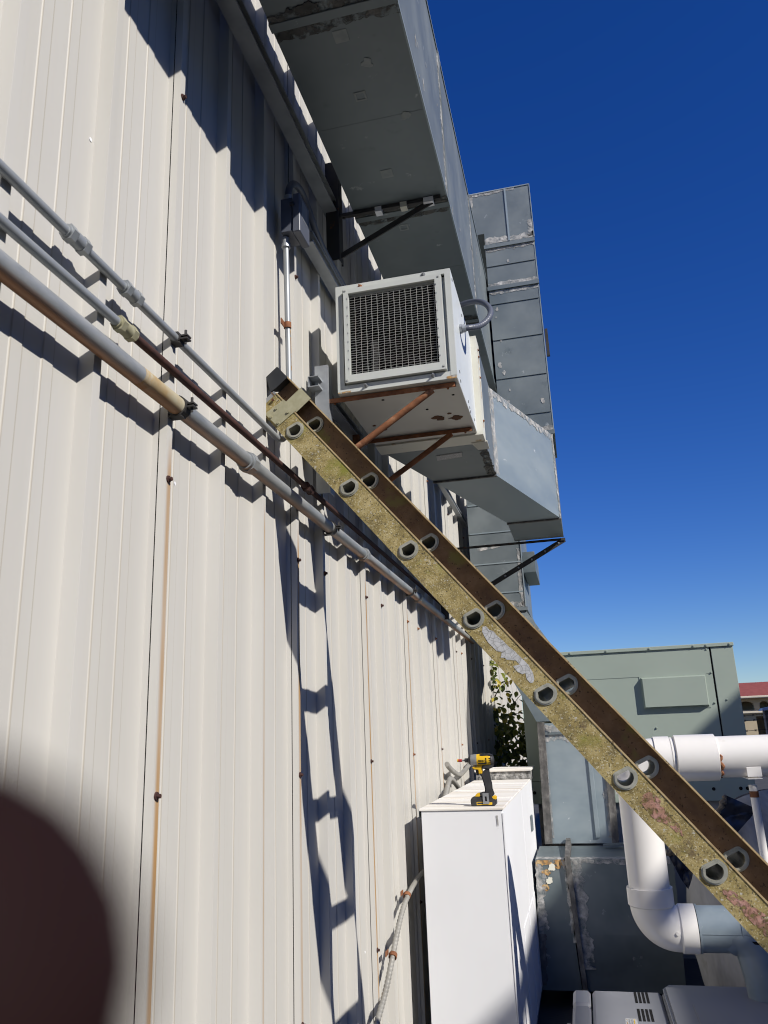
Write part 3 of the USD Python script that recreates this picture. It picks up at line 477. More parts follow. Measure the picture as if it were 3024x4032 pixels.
for (xx, zz) in ((.191, 1.704), (.569, 1.700), (.191, 1.314), (.569, 1.318)): obj('rivet', screw((xx, ya - .0262, zz), -Y, .0045, .003), WIRE, gfp)
for i in range(9): obj('clip', box(.1965, .2005, ya - .0275, ya - .0258, 1.36 + i * .038, 1.366 + i * .038), TOOLG, gfp); obj('clip', box(.5555, .559, ya - .0275, ya - .0258, 1.36 + i * .038, 1.366 + i * .038), TOOLG, gfp)
obj('back_flange', loft([rect(.145, .640, 1.262, 1.748, yb + .001), rect(.145, .640, 1.262, 1.748, yb + .115)]), CREAM, ac)
obj('flange_tab', hull([(.575, yb + .09, 1.262), (.648, yb + .09, 1.264), (.652, yb + .13, 1.24), (.60, yb + .13, 1.236), (.575, yb + .09, 1.258), (.648, yb + .09, 1.258), (.652, yb + .13, 1.236)]), CREAM, ac)
for i, z_ in enumerate((1.345, 1.56, 1.665, 1.70)):
    obj('screw', screw((.6405, yb + .055, z_), X, .0055, .006), RUST, ac); obj('rust_run', ragged((.6405, yb + .055, z_ - .003), (.6405, yb + .062, z_ - .03 - .07 * (i % 2)), Y, .009, X, 300 + i, t=.0007), STAIN, ac)
for i, (yy, zz) in enumerate(((2.78, 1.335), (2.79, 1.30), (3.02, 1.31), (3.05, 1.295), (3.07, 1.285), (3.20, 1.30), (3.0, 1.70), (3.1, 1.71), (2.74, 1.715))): obj('bolt_hole', tube([(x1 - .001, yy, zz), (x1 + .0012, yy, zz)], .0065, 10), BLACK, ac)
for i, (xx, yy, r_) in enumerate(((.478, 3.055, .024), (.548, 3.075, .026), (.225, 3.10, .018), (.53, 3.02, .009), (.20, 3.05, .007))): obj('rust_spot', blob((xx, yy, z0 - .0004), X, Y, r_, 50 + i, az=-Z, rough=.9), RUSTSPOT, ac)
for xx, yy in ((.30, 2.80), (.575, 2.84), (.45, 2.95)): obj('bolt_hole', tube([(xx, yy, z0 - .0015), (xx, yy, z0 + .001)], .006, 10), BLACK, ac)
obj('rust_edge', ragged((.575, ya - .0105, 1.2705), (.613, ya - .0105, 1.2705), Z, .012, -Y, 320, t=.0008), STAIN, ac); obj('rust_edge', ragged((.149, ya - .0105, 1.2705), (.20, ya - .0105, 1.2705), Z, .010, -Y, 321, t=.0008), STAIN, ac)
fl = thing('flexible_conduit', 'short grey flexible conduit looping out of the side of the air conditioner', 'conduit', (.614, 2.885, 1.575))
path = spline([(.618, 2.887, 1.576), (.648, 2.89, 1.577), (.69, 2.93, 1.60), (.728, 2.97, 1.65), (.737, 3.0, 1.70), (.715, 3.03, 1.755), (.672, 3.06, 1.79), (.62, 3.08, 1.80), (.56, 3.10, 1.785), (.52, 3.12, 1.745)], 130)
rr = .0125 + .0007 * np.sin(np.arange(130) * 1.9) * (np.arange(130) < 45)
obj('jacket', tube(path, rr, 14), FLEXG, fl, smooth=45)
obj('connector', cat(tube([(.6145, 2.887, 1.576), (.624, 2.887, 1.576)], .0195, 6), tube([(.624, 2.887, 1.576), (.640, 2.888, 1.577)], .017, 16)), STRUT, fl)

# ------------------------------------------------------------------ far riser, its slanted transition and the duct below
fr = thing('far_riser', 'second riser duct lower down behind the flared duct, ending in a slanted piece', 'duct', (.36, 6.75, .9))
obj('duct_section', loft([hrect(.13, .572, 6.75, 7.9, .99), hrect(.13, .572, 6.75, 7.9, 2.3)]), GALV, fr)
obj('joint_flange', loft([hrect(.118, .590, 6.735, 7.92, .955), hrect(.118, .590, 6.735, 7.92, .985)]), GALV, fr)
obj('slant_section', loft([hrect(.13, .572, 6.76, 7.7, .955), hrect(.60, 1.12, 6.36, 6.92, .035)]), GALVD, fr)
for z_ in (1.12, 1.38, 1.66, 1.92): obj('standing_seam', box(.14, .565, 6.744, 6.7498, z_ - .005, z_ + .005), GALVB, fr)
obj('sealant', ragged((.562, 6.7492, 1.0), (.562, 6.7492, 1.5), -X, .04, -Y, 401, n=120), SEAL, fr); obj('sealant', ragged((.35, 6.7492, .99), (.57, 6.7492, .99), Z, .06, -Y, 402), SEAL, fr)
obj('corner_seam', box(.572, .580, 6.742, 6.753, .99, 2.3), GALVB, fr)
obj('sealant', ragged((.20, 6.7492, 1.5), (.40, 6.7492, 1.53), Z, .05, -Y, 403, lo=.1), SEAL, fr)
obj('side_hood', loft([hrect(.58, .685, 6.8, 7.5, 1.29), hrect(.58, .685, 6.8, 7.5, 1.47)]), GALVD, fr)
vd = thing('upright_duct', 'weathered upright duct with flaking sealant behind the white plastic pipe', 'duct', (.85, 6.35, -.84))
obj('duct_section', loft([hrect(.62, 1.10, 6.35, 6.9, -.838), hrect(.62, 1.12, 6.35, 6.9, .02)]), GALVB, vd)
obj('joint_flange', loft([hrect(.60, 1.135, 6.335, 6.92, -.065), hrect(.60, 1.135, 6.335, 6.92, -.045)]), GALV, vd)
obj('corner_angle', angle_iron((.585, 6.33, -.838), (.605, 6.33, .03), .055, .006, X, Y), SEALD, vd); obj('corner_angle', angle_iron((1.115, 6.33, -.838), (1.135, 6.33, .03), .05, .006, -X, Y), SEALD, vd)
for i, (a, b, sd, w) in enumerate((((.645, 6.3492, -.066), (1.11, 6.3492, -.066), -Z, .07), ((.645, 6.3492, -.04), (1.11, 6.3492, -.04), Z, .06), ((.645, 6.349, -.10), (.645, 6.349, -.8), X, .018), ((1.09, 6.349, -.10), (1.085, 6.349, -.80), -X, .05))): obj('sealant', ragged(a, b, sd, w, -Y, 420 + i, n=110), SEAL, vd)
obj('stiffener', box(.955, .985, 6.335, 6.3495, -.80, -.10, .002), GALVB, vd)
obj('peeling_flap', hull([(.66, 6.345, -.01), (.72, 6.345, .005), (.70, 6.32, -.05), (.665, 6.34, -.03)]), SEAL, vd)
bd = thing('boxed_duct', 'wide boxed duct with rusty flaking corner standing right of the white cabinet', 'duct', (.95, 5.72, -1.6))
def bulge(x0_, x1_, xb0, xb1):
    return loft([hrect(xb0, xb1, 5.74, 6.3, -1.63), hrect((x0_ + xb0) / 2, (x1_ + xb1) / 2, 5.72, 6.32, -1.3), hrect(x0_, x1_, 5.72, 6.33, -.852)])
obj('duct_section', bulge(.545, .735, .515, .772), GALVD, bd); obj('duct_section', bulge(.775, 1.42, .81, 1.40), GALVD, bd)
obj('joint_flange', loft([[(.740, 5.69, -.83), (.772, 5.69, -.83), (.772, 6.34, -.80), (.740, 6.34, -.80)], [(.778, 5.70, -1.64), (.808, 5.70, -1.64), (.808, 6.3, -1.64), (.778, 6.3, -1.64)]]), SEALD, bd)
for i, (a, b, sd, w, mt) in enumerate((((.547, 5.7192, -.86), (.735, 5.7192, -.86), -Z, .05, STAIN), ((.55, 5.7192, -.88), (.535, 5.7188, -1.28), X, .075, SEAL), ((.74, 5.719, -.86), (.765, 5.719, -1.35), -X, .03, SEAL), ((.776, 5.719, -.86), (.80, 5.719, -1.5), X, .085, SEAL), ((.776, 5.7192, -.856), (1.4, 5.7192, -.856), -Z, .035, SEAL), ((.535, 5.718, -1.3), (.52, 5.73, -1.6), X, .06, SEALD))): obj('sealant', ragged(a, b, sd, w, -Y, 440 + i, n=110), mt, bd)
for i, (x_, z_) in enumerate(((.61, -.93), (.63, -.98), (.60, -1.02), (.65, -.90), (.69, -.89))): obj('flaking_paint', blob((x_, 5.7185, z_), X, Z, .02, 70 + i, az=-Y + .4 * Z, rough=1.0, t=.003), CREAM if i % 2 else STAIN, bd)
obj('top_sealant', ragged((.55, 5.73, -.851), (1.42, 5.73, -.851), Y, .10, Z, 460, n=120), SEAL, bd)
obj('top_strip', bar((1.0, 6.2, -.83), (1.42, 6.15, -.80), .05, .01), GALVD, bd)

# ------------------------------------------------------------------ big green rooftop unit
gu = thing('rooftop_unit', 'large sage green rooftop unit with raised access box, partly in shade', 'rooftop unit', (1.33, 7.0, -1.75))
obj('cabinet', box(.47, 2.198, 7.006, 8.9, -.44, .598), GREEN, gu)
obj('face_panel', hull([(x, y, z) for x in (.462, 2.020) for y, z in ((7.005, .575), (6.996, .575), (6.996, .364), (7.005, .364))]), GREEN, gu)
obj('face_panel', hull([(x, y, z) for x in (.462, 2.020) for y, z in ((7.005, .3635), (6.999, .3635), (6.999, -.44), (7.005, -.44))]), GREEN, gu)
obj('corner_post', box(2.034, 2.206, 6.996, 7.0055, -.44, .575, .002), GREEN, gu); obj('panel_gap', box(2.0205, 2.0335, 7.0035, 7.0058, -.44, .575), BLACK, gu)
obj('roof_lip', box(.455, 2.213, 6.982, 8.92, .576, .606, .003), GREEN, gu)
fr4 = lambda z, e: None
obj('access_box', loft([rect(1.450, 1.962, .104, .356, 6.9985), rect(1.462, 1.950, .116, .344, 6.955)]), GREEN, gu)
obj('access_lip', face((1.440, 1.972, .094, .366), (1.452, 1.960, .106, .354), 6.9985, .004), GREEN, gu)
obj('base_rail', box(.46, 2.21, 6.985, 8.9, -.62, -.445, .003), GREEN, gu); obj('curb', box(.52, 2.15, 7.03, 8.85, -1.75, -.625), PLAIN, gu)
for xx in (.9, 1.2, 1.55, 1.9, 2.0, 2.18): obj('screw', screw((xx, 6.981, .592), -Y, .008, .008), GREEN, gu)
for (xx, zz) in ((2.0, .56), (2.01, .37), (2.005, .13), (1.46, .15), (1.46, .22), (1.46, .30), (1.60, .098), (1.72, .098), (1.84, .098), (1.53, -.05), (2.1, .15), (2.0, -.38)): obj('screw', screw((xx, 6.9945, zz), -Y, .007, .007), GREEN, gu)
for xx in (.5, 1.9, 2.1, 2.15): obj('bolt', screw((xx, 6.9845, -.53), -Y, .011, .008), BLACK, gu)

# ------------------------------------------------------------------ white PVC pipe, grey fitting, stand
py = 3.80; vx = 1.146; hz = -.158
pv = thing('plastic_pipe', 'white plastic pipe rising from an elbow and running right behind the ladder', 'pipe', (vx, py, -.95))
R = .084
obj('upright_pipe', tube([(vx, py, -.30), (vx, py, -.685)], R, 40), PVC, pv, smooth=40)
arc = lambda cx, cz, r, a0, a1, n: [(cx + r * math.cos(a), py, cz + r * math.sin(a)) for a in np.linspace(a0, a1, n)]
obj('lower_elbow', cat(tube([(vx, py, -.678), (vx, py, -.675), (vx, py, -.742), (vx, py, -.748)], [R + .001, R + .010, R + .010, R + .004], 40), tube([(vx, py, -.74)] + arc(vx + .094, -.74, .094, math.pi, 1.5 * math.pi, 14) + [(vx + .105, py, -.834)], R + .004, 40), tube([(vx + .10, py, -.834), (vx + .106, py, -.834), (vx + .167, py, -.834), (vx + .168, py, -.834)], [R + .004, R + .010, R + .010, R + .001], 40)), PVC, pv, smooth=40)
obj('knob', tube([(vx + .085, py - R - .003, -.835), (vx + .085, py - R - .008, -.835)], .007, 12), PVC, pv)
obj('upper_elbow', cat(tube([(vx, py, -.30), (vx, py, -.235)], R + .010, 40), tube([(vx, py, -.24)] + arc(vx + .085, -.243, .085, math.pi, .5 * math.pi, 12) + [(vx + .09, py, hz)], R + .004, 40), tube([(1.235, py, hz), (1.30, py, hz)], R + .010, 40)), PVC, pv, smooth=40)
obj('pipe_length', tube([(1.30, py, hz), (1.345, py, hz)], R, 40), PVC, pv, smooth=40)
obj('coupling', cat(ring((1.305, py, hz), (1.312, py, hz), R - .001, R + .005), tube([(1.318, py, hz), (1.322, py, hz), (1.488, py, hz), (1.492, py, hz)], [R + .004, R + .013, R + .013, R + .004], 44)), PVC, pv, smooth=40)
obj('pipe_length', tube([(1.485, py, hz), (3.6, py, hz)], R + .002, 40), PVC, pv, smooth=40)
obj('glue_drip', tube([(1.493 + .006 * math.sin(i * 1.3), py - .0865 * math.cos(t), hz - .0865 * math.sin(t)) for i, t in enumerate(np.linspace(-.15, 1.25, 16))], [.002 + .007 * abs(math.sin(i * .21 + .2)) for i in range(16)], 8), RUST, pv, label='rust-coloured cement drip')
obj('print_mark', cat(*[box(1.38 + i * .006, 1.384 + i * .006, py - R - .0006, py - R + .02, hz + .058, hz + .062) for i in range(6)][:0] + [box(1.372, 1.404, py - .0735, py - .07, hz + .062, hz + .0625)]), PATCHD, pv)
gf = thing('grey_fitting', 'grey plastic wye fitting pushed onto the end of the white elbow', 'pipe fitting', (1.4, py, -.834))
Ra = .088
mf = lambda v, f: manifold3d.Manifold(manifold3d.Mesh(np.asarray(v, np.float32), np.asarray(f, np.uint32)))
body = [(1.316, py, -.834), (1.36, py, -.834), (1.60, py, -.834), (1.92, py, -.85)]
obj('body', tube(body, Ra, 40), PVCG, gf, smooth=40)
obj('branch', tube([(1.43, py, -.86)] + [(1.43 + .10 * math.sin(a), py - .015, -.93 + .09 * math.cos(a)) for a in np.linspace(.3, 1.4, 8)] + [(1.545, py - .02, -1.0), (1.57, py - .02, -1.35)], .075, 32), PVCG, gf, smooth=50)
obj('rib', ring((1.316, py, -.834), (1.324, py, -.834), Ra - .001, Ra + .005, 40), PVCG, gf, smooth=40); obj('rib', ring((1.478, py, -.834), (1.483, py, -.834), Ra - .001, Ra + .0025, 40), PVCG, gf); obj('mould_line', box(1.325, 1.50, py - Ra - .0015, py - Ra + .003, -.8365, -.8335), PVCG, gf)
obj('slot', hull([(1.50 + dx, py - Ra - .001, -.868 + dz) for dx, dz in ((0, 0), (.05, -.004), (.055, .006), (0, .01))] + [(1.50 + dx, py - Ra + .02, -.868 + dz) for dx, dz in ((0, 0), (.05, -.004), (.055, .006), (0, .01))]), BLACK, gf)
stn = thing('pipe_stand', 'thin white post with a flat bracket propping up the white pipe', 'pipe stand', (1.63, py, -1.75))
obj('post', tube([(1.63, py, -1.75), (1.618, py, -.275)], .0165, 16), PVC, stn, smooth=40); obj('collar', tube([(1.619, py, -.325), (1.619, py, -.30)], .0185, 16), RUST, stn)
obj('saddle', cat(box(1.588, 1.645, py - R - .006, py - R + .0005 - .003, -.238, -.198, .001), box(1.588, 1.645, py - R - .006, py + R, -.2465, -.2435)), PVC, stn)

# ------------------------------------------------------------------ wrapped round duct and tarpaulins
tk = thing('wrapped_duct', 'fat round duct wrapped in grey cloth behind the white pipe elbow', 'duct', (1.9, 5.0, -1.75))
path = spline([(2.10, 4.50, -1.80), (1.96, 4.75, -1.40), (1.90, 5.05, -1.02), (2.1, 5.6, -.93), (2.5, 6.2, -.92)], 40)
v, f = tube(path, np.linspace(.50, .49, 40), 72); d = meshkit.fbm(v * 4.0, 4, 9)[:, None] - .5
c_ = path[np.argmin(((v[:, None] - path[None]) ** 2).sum(-1), 1)]; nn = v - c_; nn /= np.maximum(np.linalg.norm(nn, axis=1, keepdims=True), 1e-6)
obj('cloth', (v + nn * d * .05, f), TANK, tk, smooth=60)
obj('seam', ring(path[24] - .008 * Y, path[24] + .008 * Y, .492, .506, 60), SEALD, tk)
def crumple(pts, n_, seed, amp, th=.012):
    base = Polygon(pts); P = []
    g = np.linspace(0, 1, 15); bx = base.bounds; F = []
    tr = trimesh.creation.triangulate_polygon(base, engine='earcut') if False else None
    q = trimesh.creation.extrude_polygon(base, th, engine='earcut'); q = q.subdivide_to_size(max(bx[2] - bx[0], bx[3] - bx[1]) / 9); v = np.array(q.vertices)
    w = meshkit.fbm(np.c_[v[:, :2] * n_, 0 * v[:, 0] + seed], 4, seed)[:, None] - .5
    return v, np.array(q.faces), w * amp
def tarp(label, pts, o, ax, ay, az, seed, edge):
    t = thing('tarpaulin', label, 'tarpaulin', o)
    v, f, w = crumple(pts, 16, seed, .10); W = np.asarray(o) + v[:, :1] * ax + v[:, 1:2] * ay + (v[:, 2:3] + w) * az
    obj('sheet', (W, f), TARP, t, smooth=50)
    for i, (a, b) in enumerate(edge):
        a3 = np.asarray(o) + a[0] * ax + a[1] * ay; b3 = np.asarray(o) + b[0] * ax + b[1] * ay
        obj('frayed_edge', tube([a3 * (1 - s) + b3 * s + np.array((random.uniform(-.012, .012), -.02, random.uniform(-.012, .012))) for s in np.linspace(0, 1, 14)], [random.uniform(.008, .02) for _ in range(14)], 7), TARPO, t)
    return t
tarp('crumpled black tarpaulin with a frayed edge lying on the wrapped duct, right of the ladder', [(0, 0), (.06, .12), (.20, .05), (.185, .01), (.06, -.10), (-.10, -.20), (-.12, -.06)], (1.60, 4.86, -.52), X, Z, -Y, 4, [((-.03, -.02), (.06, .12))])
tarp('small torn black flap hanging behind the ladder beside the pipe elbow', [(-.03, .03), (.05, .05), (.10, -.03), (.05, -.14), (.02, -.09)], (1.325, 4.55, -.68), X, Z, -Y, 8, [((-.03, .03), (.06, .05))])

# ------------------------------------------------------------------ grey plastic housings at the bottom
h1 = thing('plastic_housing', 'grey plastic housing with slotted vents at the bottom edge, left one', 'housing', (.96, 3.5, -1.75))
zt = -1.10
obj('top_shell', box(.865, 1.148, 3.1, 3.897, zt - .07, zt, .012), PLAST, h1); obj('end_cap', box(.785, .858, 3.72, 3.893, zt - .16, zt + .001, .012), PLASTL, h1); obj('end_panel', box(.785, .858, 3.1, 3.712, zt - .16, zt - .004, .012), PLAST, h1)
obj('body', box(.80, 1.20, 3.12, 3.88, -1.75, zt - .075), PLAST, h1); obj('side_lever', box(.755, .782, 3.1, 3.62, zt - .12, zt - .04, .008), PLASTL, h1)
for (ya_, yb_) in ((3.745, 3.882), (3.535, 3.672)):
    for i in range(4): obj('vent_slot', box(1.036 + i * .0155, 1.046 + i * .0155, ya_, yb_, zt - .001, zt + .0012), BLACK, h1)
obj('warning_label', box(.985, 1.03, 3.40, 3.56, zt - .0005, zt + .0008), LABELW, h1, label='pale label with coloured lines')
for i, c in enumerate((STAIN, TOOLG, TOOLG, YEL)): obj('label_line', box(.990 + .009 * i, .993 + .009 * i, 3.41, 3.55, zt + .0008, zt + .0014), c, h1)
h2 = thing('plastic_housing', 'rounded grey plastic lid at the bottom right, overlapping the slotted housing', 'housing', (1.4, 3.5, -1.75))
lid = Polygon([(1.155, 3.05), (1.155, 3.87), (1.175, 3.915), (1.50, 3.915), (1.58, 3.86), (1.66, 3.6), (1.66, 3.05)]).buffer(-.02).buffer(.02)
obj('lid', cat(extr(lid, .03, (0, 0, zt - .012), X, Y, Z), extr(lid.buffer(-.012), .008, (0, 0, zt + .018), X, Y, Z)), PLAST, h2); obj('rim', extr(lid.buffer(.005).difference(lid.buffer(-.003)), .012, (0, 0, zt - .016), X, Y, Z), PLASTL, h2)
obj('recess', extr(sbox(1.25, 3.1, 1.60, 3.68).buffer(-.02).buffer(.02), .004, (0, 0, zt + .026), X, Y, Z), PLAST, h2)
obj('body', box(1.205, 1.63, 3.12, 3.85, -1.75, zt - .017), PLAST, h2)

# ------------------------------------------------------------------ white cabinet beside the wall
wc = thing('white_cabinet', 'long tall white painted cabinet standing close to the ribbed wall', 'cabinet', (.32, 4.07, -1.75))
cx0, cx1, cy0, cy1, ct = .117, .520, 4.07, 6.45, -.378
obj('front_panel', box(cx0 + .002, cx1 - .002, cy0, cy0 + .02, -1.6, ct - .006, .0015), WHITEP, wc)
obj('side_panel', box(cx1 - .02, cx1, cy0 + .0205, 5.30, -1.6, ct - .006, .001), WHITEP, wc); obj('side_panel', box(cx1 - .02, cx1 + .001, 5.304, cy1, -1.6, ct - .006, .001), WHITEP, wc)
obj('left_panel', box(cx0, cx0 + .02, cy0 + .0205, cy1, -1.6, ct - .006), WHITEP, wc); obj('plinth', box(cx0 + .03, cx1 - .03, cy0 + .03, cy1 - .02, -1.75, -1.6), PLAST, wc)
ys = [cy0 - .006, 4.62, 5.17, 5.72, 6.18]
for a, b in zip(ys[:-1], ys[1:]): obj('top_sheet', box(cx0 - .008, cx1 + .006, a, b - .004, ct - .0055, ct + .006, .002), WHITET, wc)
for y_ in ys[1:-1]: obj('top_seam', box(cx0 - .004, cx1 + .002, y_ - .012, y_ + .010, ct + .0055, ct + .010, .002), WHITET, wc)
obj('raised_back', box(cx0 + .01, cx1 + .01, 6.185, 6.5, ct - .004, ct + .062, .004), SEAL, wc); obj('back_cap', box(cx0, cx1 + .02, 6.17, 6.52, ct + .063, ct + .082, .004), WHITET, wc)
obj('corner_strip', box(cx1 - .001, cx1 + .004, cy0 - .003, cy0 + .03, -1.6, ct - .02), WHITEP, wc); obj('latch', box(cx1 + .001, cx1 + .014, 5.9, 6.0, -.70, -.60, .002), GALVD, wc)
obj('drip_edge', box(cx0 - .012, cx0 - .0085, cy0 + .01, 5.0, ct - .04, ct + .003), GALVD, wc); obj('corner_peel', ragged((cx1 - .03, cy0 - .0005, ct - .03), (cx1 - .028, cy0 - .0005, ct - .09), X, .012, -Y, 602), SEAL, wc)
for k_ in range(4): obj('skirt', box(cx1 + .0005, cx1 + .004, 4.75 + .42 * k_, 5.12 + .42 * k_, -1.6, -1.05, .001), WHITEP, wc)

# ------------------------------------------------------------------ conduits round the cabinet
def flexsteel(pts, r, n=260, amp=.0013):
    P = spline(pts, n); return tube(P, r + amp * np.sin(np.arange(n) * np.pi / 2), 12)
mc = thing('metal_flex_conduit', 'corrugated metal conduit climbing the wall into the shadow left of the white cabinet', 'conduit', (.05, 3.3, -1.1))
obj('jacket', flexsteel([(.055, 3.18, -1.13), (.055, 3.286, -1.09), (.055, 3.382, -1.051), (.055, 3.49, -1.002), (.055, 3.585, -.943), (.055, 3.692, -.871), (.055, 3.818, -.797), (.06, 3.969, -.741), (.07, 4.208, -.70), (.08, 4.45, -.69)], .0115), FLEXS, mc, smooth=60)
for (y_, z_) in ((3.625, -.918), (3.955, -.745)): obj('strap', cat(ring((.055, y_ - .008, z_ - .005), (.055, y_ + .008, z_ + .005), .0145, .018, 16), box(.033, .036, y_ - .045, y_ + .005, z_ + .005, z_ + .025)), RUST, mc)
ga = thing('bent_conduit', 'grey bent conduit on the wall behind the drill, the upper one', 'conduit', (.06, 5.3, -.25)); obj('tube', tube(spline([(.055, 5.32, -.215), (.055, 5.45, -.25), (.055, 5.644, -.287), (.055, 5.80, -.308), (.055, 6.0, -.305), (.055, 6.3, -.275), (.055, 6.6, -.24)], 40), .0165, 12), FLEXS, ga, smooth=50)
gb = thing('bent_conduit', 'grey conduit bent to a peak on the wall, dipping behind the white cabinet', 'conduit', (.06, 5.2, -.4)); obj('tube', tube([(.055, 5.09, -.46), (.055, 5.30, -.345), (.055, 5.37, -.317), (.055, 5.44, -.310), (.055, 5.52, -.325), (.055, 5.80, -.405), (.055, 6.1, -.49)], .0165, 12), FLEXS, gb, smooth=50)
obj('corrugated_leg', flexsteel([(.055, 5.06, -.475), (.055, 5.18, -.410), (.055, 5.29, -.351)], .0175, 60, .0015), FLEXS, gb, smooth=60)

# ------------------------------------------------------------------ impact driver on the cabinet
dl = thing('impact_driver', 'yellow and black cordless impact driver standing on the white cabinet', 'power tool', (.422, 4.17, ct + .006))
K = .000186; ox, oz, dy = .422, ct + .006, 4.17
def dp(px, pz): return (px - 865) * K, (1652 - pz) * K
def slab(pts, th, r=.003, y0=0.0):
    q = Polygon([dp(*a) for a in pts]).buffer(.0015).buffer(-.0015); ms = []
    for ins, t in ((r, th), (r * .3, th - r * .9), (0, th - 2 * r)):
        ms.append(extr(q.buffer(-ins), t, (ox, dy + y0 - t / 2, oz), X, Z, Y))
    return cat(*ms)
obj('battery', slab([(525, 1500), (560, 1430), (640, 1400), (1100, 1420), (1150, 1480), (1205, 1490), (1205, 1610), (1150, 1650), (540, 1640)], .066), TOOLB, dl)
obj('battery_top', slab([(640, 1400), (700, 1330), (780, 1315), (800, 1465), (690, 1470)], .058), YEL, dl); obj('battery_top', slab([(1040, 1450), (1160, 1390), (1210, 1430), (1205, 1490), (1060, 1495)], .058), YEL, dl)
obj('foot', slab([(770, 1320), (860, 1300), (1040, 1330), (1120, 1400), (1060, 1480), (790, 1480)], .050), TOOLB, dl)
obj('battery_stripe', cat(*[extr(Polygon([dp(a, z_), dp(b, z_), dp(b, z2), dp(a, z2)]), .0006, (ox, dy - .0325, oz), X, Z, -Y) for a, b, z_, z2 in ((690, 870, 1538, 1552), (690, 1100, 1598, 1616), (690, 705, 1552, 1598), (1020, 1105, 1550, 1598))]), YEL, dl)
obj('belt_clip', extr(Polygon([dp(865, 1315), dp(1025, 1315), dp(1030, 1590), dp(865, 1590)]).difference(Polygon([dp(920, 1400), dp(970, 1400), dp(975, 1520), dp(920, 1520)])), .002, (ox, dy - .036, oz), X, Z, -Y), TOOLG, dl)
obj('handle', slab([(800, 850), (1060, 640), (1080, 900), (1115, 1080), (1120, 1220), (1165, 1360), (1100, 1420), (900, 1330), (925, 1230), (890, 1050), (850, 900)], .034, .006), TOOLB, dl)
obj('trigger', slab([(690, 720), (770, 730), (775, 860), (705, 870), (715, 800)], .018), TOOLB, dl)
obj('front_grip', slab([(620, 650), (885, 620), (885, 830), (785, 835), (770, 730), (640, 715)], .036, .004), YEL, dl)
ax_ = lambda px, pz: (ox + dp(px, pz)[0], dy, oz + dp(px, pz)[1])
def rev(pr): return tube([ax_(a, 475) for a, _ in pr], [r * K for _, r in pr], 24)
obj('motor_housing', rev([(740, 152), (760, 158), (1060, 158), (1130, 145), (1190, 105), (1205, 40)]), YEL, dl, smooth=40)
obj('rear_cap', rev([(1130, 149), (1175, 130), (1212, 80), (1222, 20)]), TOOLB, dl, smooth=40)
obj('top_rubber', slab([(850, 320), (1080, 310), (1200, 360), (1170, 380), (860, 380)], .045), TOOLB, dl)
obj('lower_rubber', slab([(890, 620), (1200, 600), (1160, 680), (1060, 720), (890, 700)], .046, .005), TOOLB, dl)
obj('gear_case', rev([(575, 118), (590, 140), (690, 158), (755, 160)]), TOOLG, dl, smooth=40)
obj('nose', rev([(415, 50), (420, 56), (505, 58), (520, 90), (560, 125), (580, 128)]), TOOLB, dl, smooth=40)
obj('bit', rev([(330, 22), (415, 22)]), TOOLG, dl); obj('bit_holder', rev([(238, 38), (335, 38)]), RED, dl, smooth=40); obj('bit_tip', rev([(208, 38), (238, 40)]), YEL, dl)
tm = meshkit.text_mesh('DEWALT', .0095, .0008, True); tv = np.array(tm.vertices); s_ = .033 / (tv[:, 0].max() - tv[:, 0].min())
ya_l = dy - 158 * K - .0002
obj('lettering', (np.c_[ax_(800, 0)[0] + tv[:, 0] * s_, ya_l - tv[:, 2] * 1.0, ax_(0, 510)[2] + tv[:, 1] * s_ * 1.15], np.array(tm.faces)), BLACK, dl)
obj('print_bar', box(ax_(795, 0)[0], ax_(1000, 0)[0], ya_l - .0005, ya_l + .004, ax_(0, 583)[2], ax_(0, 550)[2]), BLACK, dl)
for i in range(3): obj('vent', box(ax_(1090, 0)[0], ax_(1150, 0)[0], ya_l + .0005, ya_l + .006, ax_(0, 440 + i * 50)[2], ax_(0, 420 + i * 50)[2]), BLACK, dl)
obj('vent', box(ax_(1000, 0)[0], ax_(1025, 0)[0], ya_l - .0003, ya_l + .004, ax_(0, 575)[2], ax_(0, 420)[2]), BLACK, dl)

# ------------------------------------------------------------------ extension ladder
P0 = np.array([.1041, 2.3023, .9752]); u = np.array([.6371, -.0407, -.7697]); v_ = np.array([.7703, 0., .6376]); w_ = np.array([.0259, .9992, -.0313])
SP = .29; LEND = 3.46
la = thing('extension_ladder', 'lichen-covered fibreglass extension ladder leaning against the metal wall', 'ladder', (2.3, 2.2, -1.75))
def D(c, s, off=0.0):
    """D shape: flat toward the ladder top"""
    th = np.linspace(-math.pi / 2, math.pi / 2, 16); pts = [(.0 + .55 * s * math.cos(t), s * .5 * 1.0 * math.sin(t) * 1.15) for t in th]
    pts = [(-.30 * s, -.42 * s)] + [(a, b) for a, b in pts] + [(-.30 * s, .42 * s)]
    q = Polygon(pts).convex_hull.buffer(off); a = -.26
    return Polygon([(c[0] + x * math.cos(a) - y * math.sin(a), c[1] + x * math.sin(a) + y * math.cos(a)) for x, y in q.exterior.coords])
S0 = .036
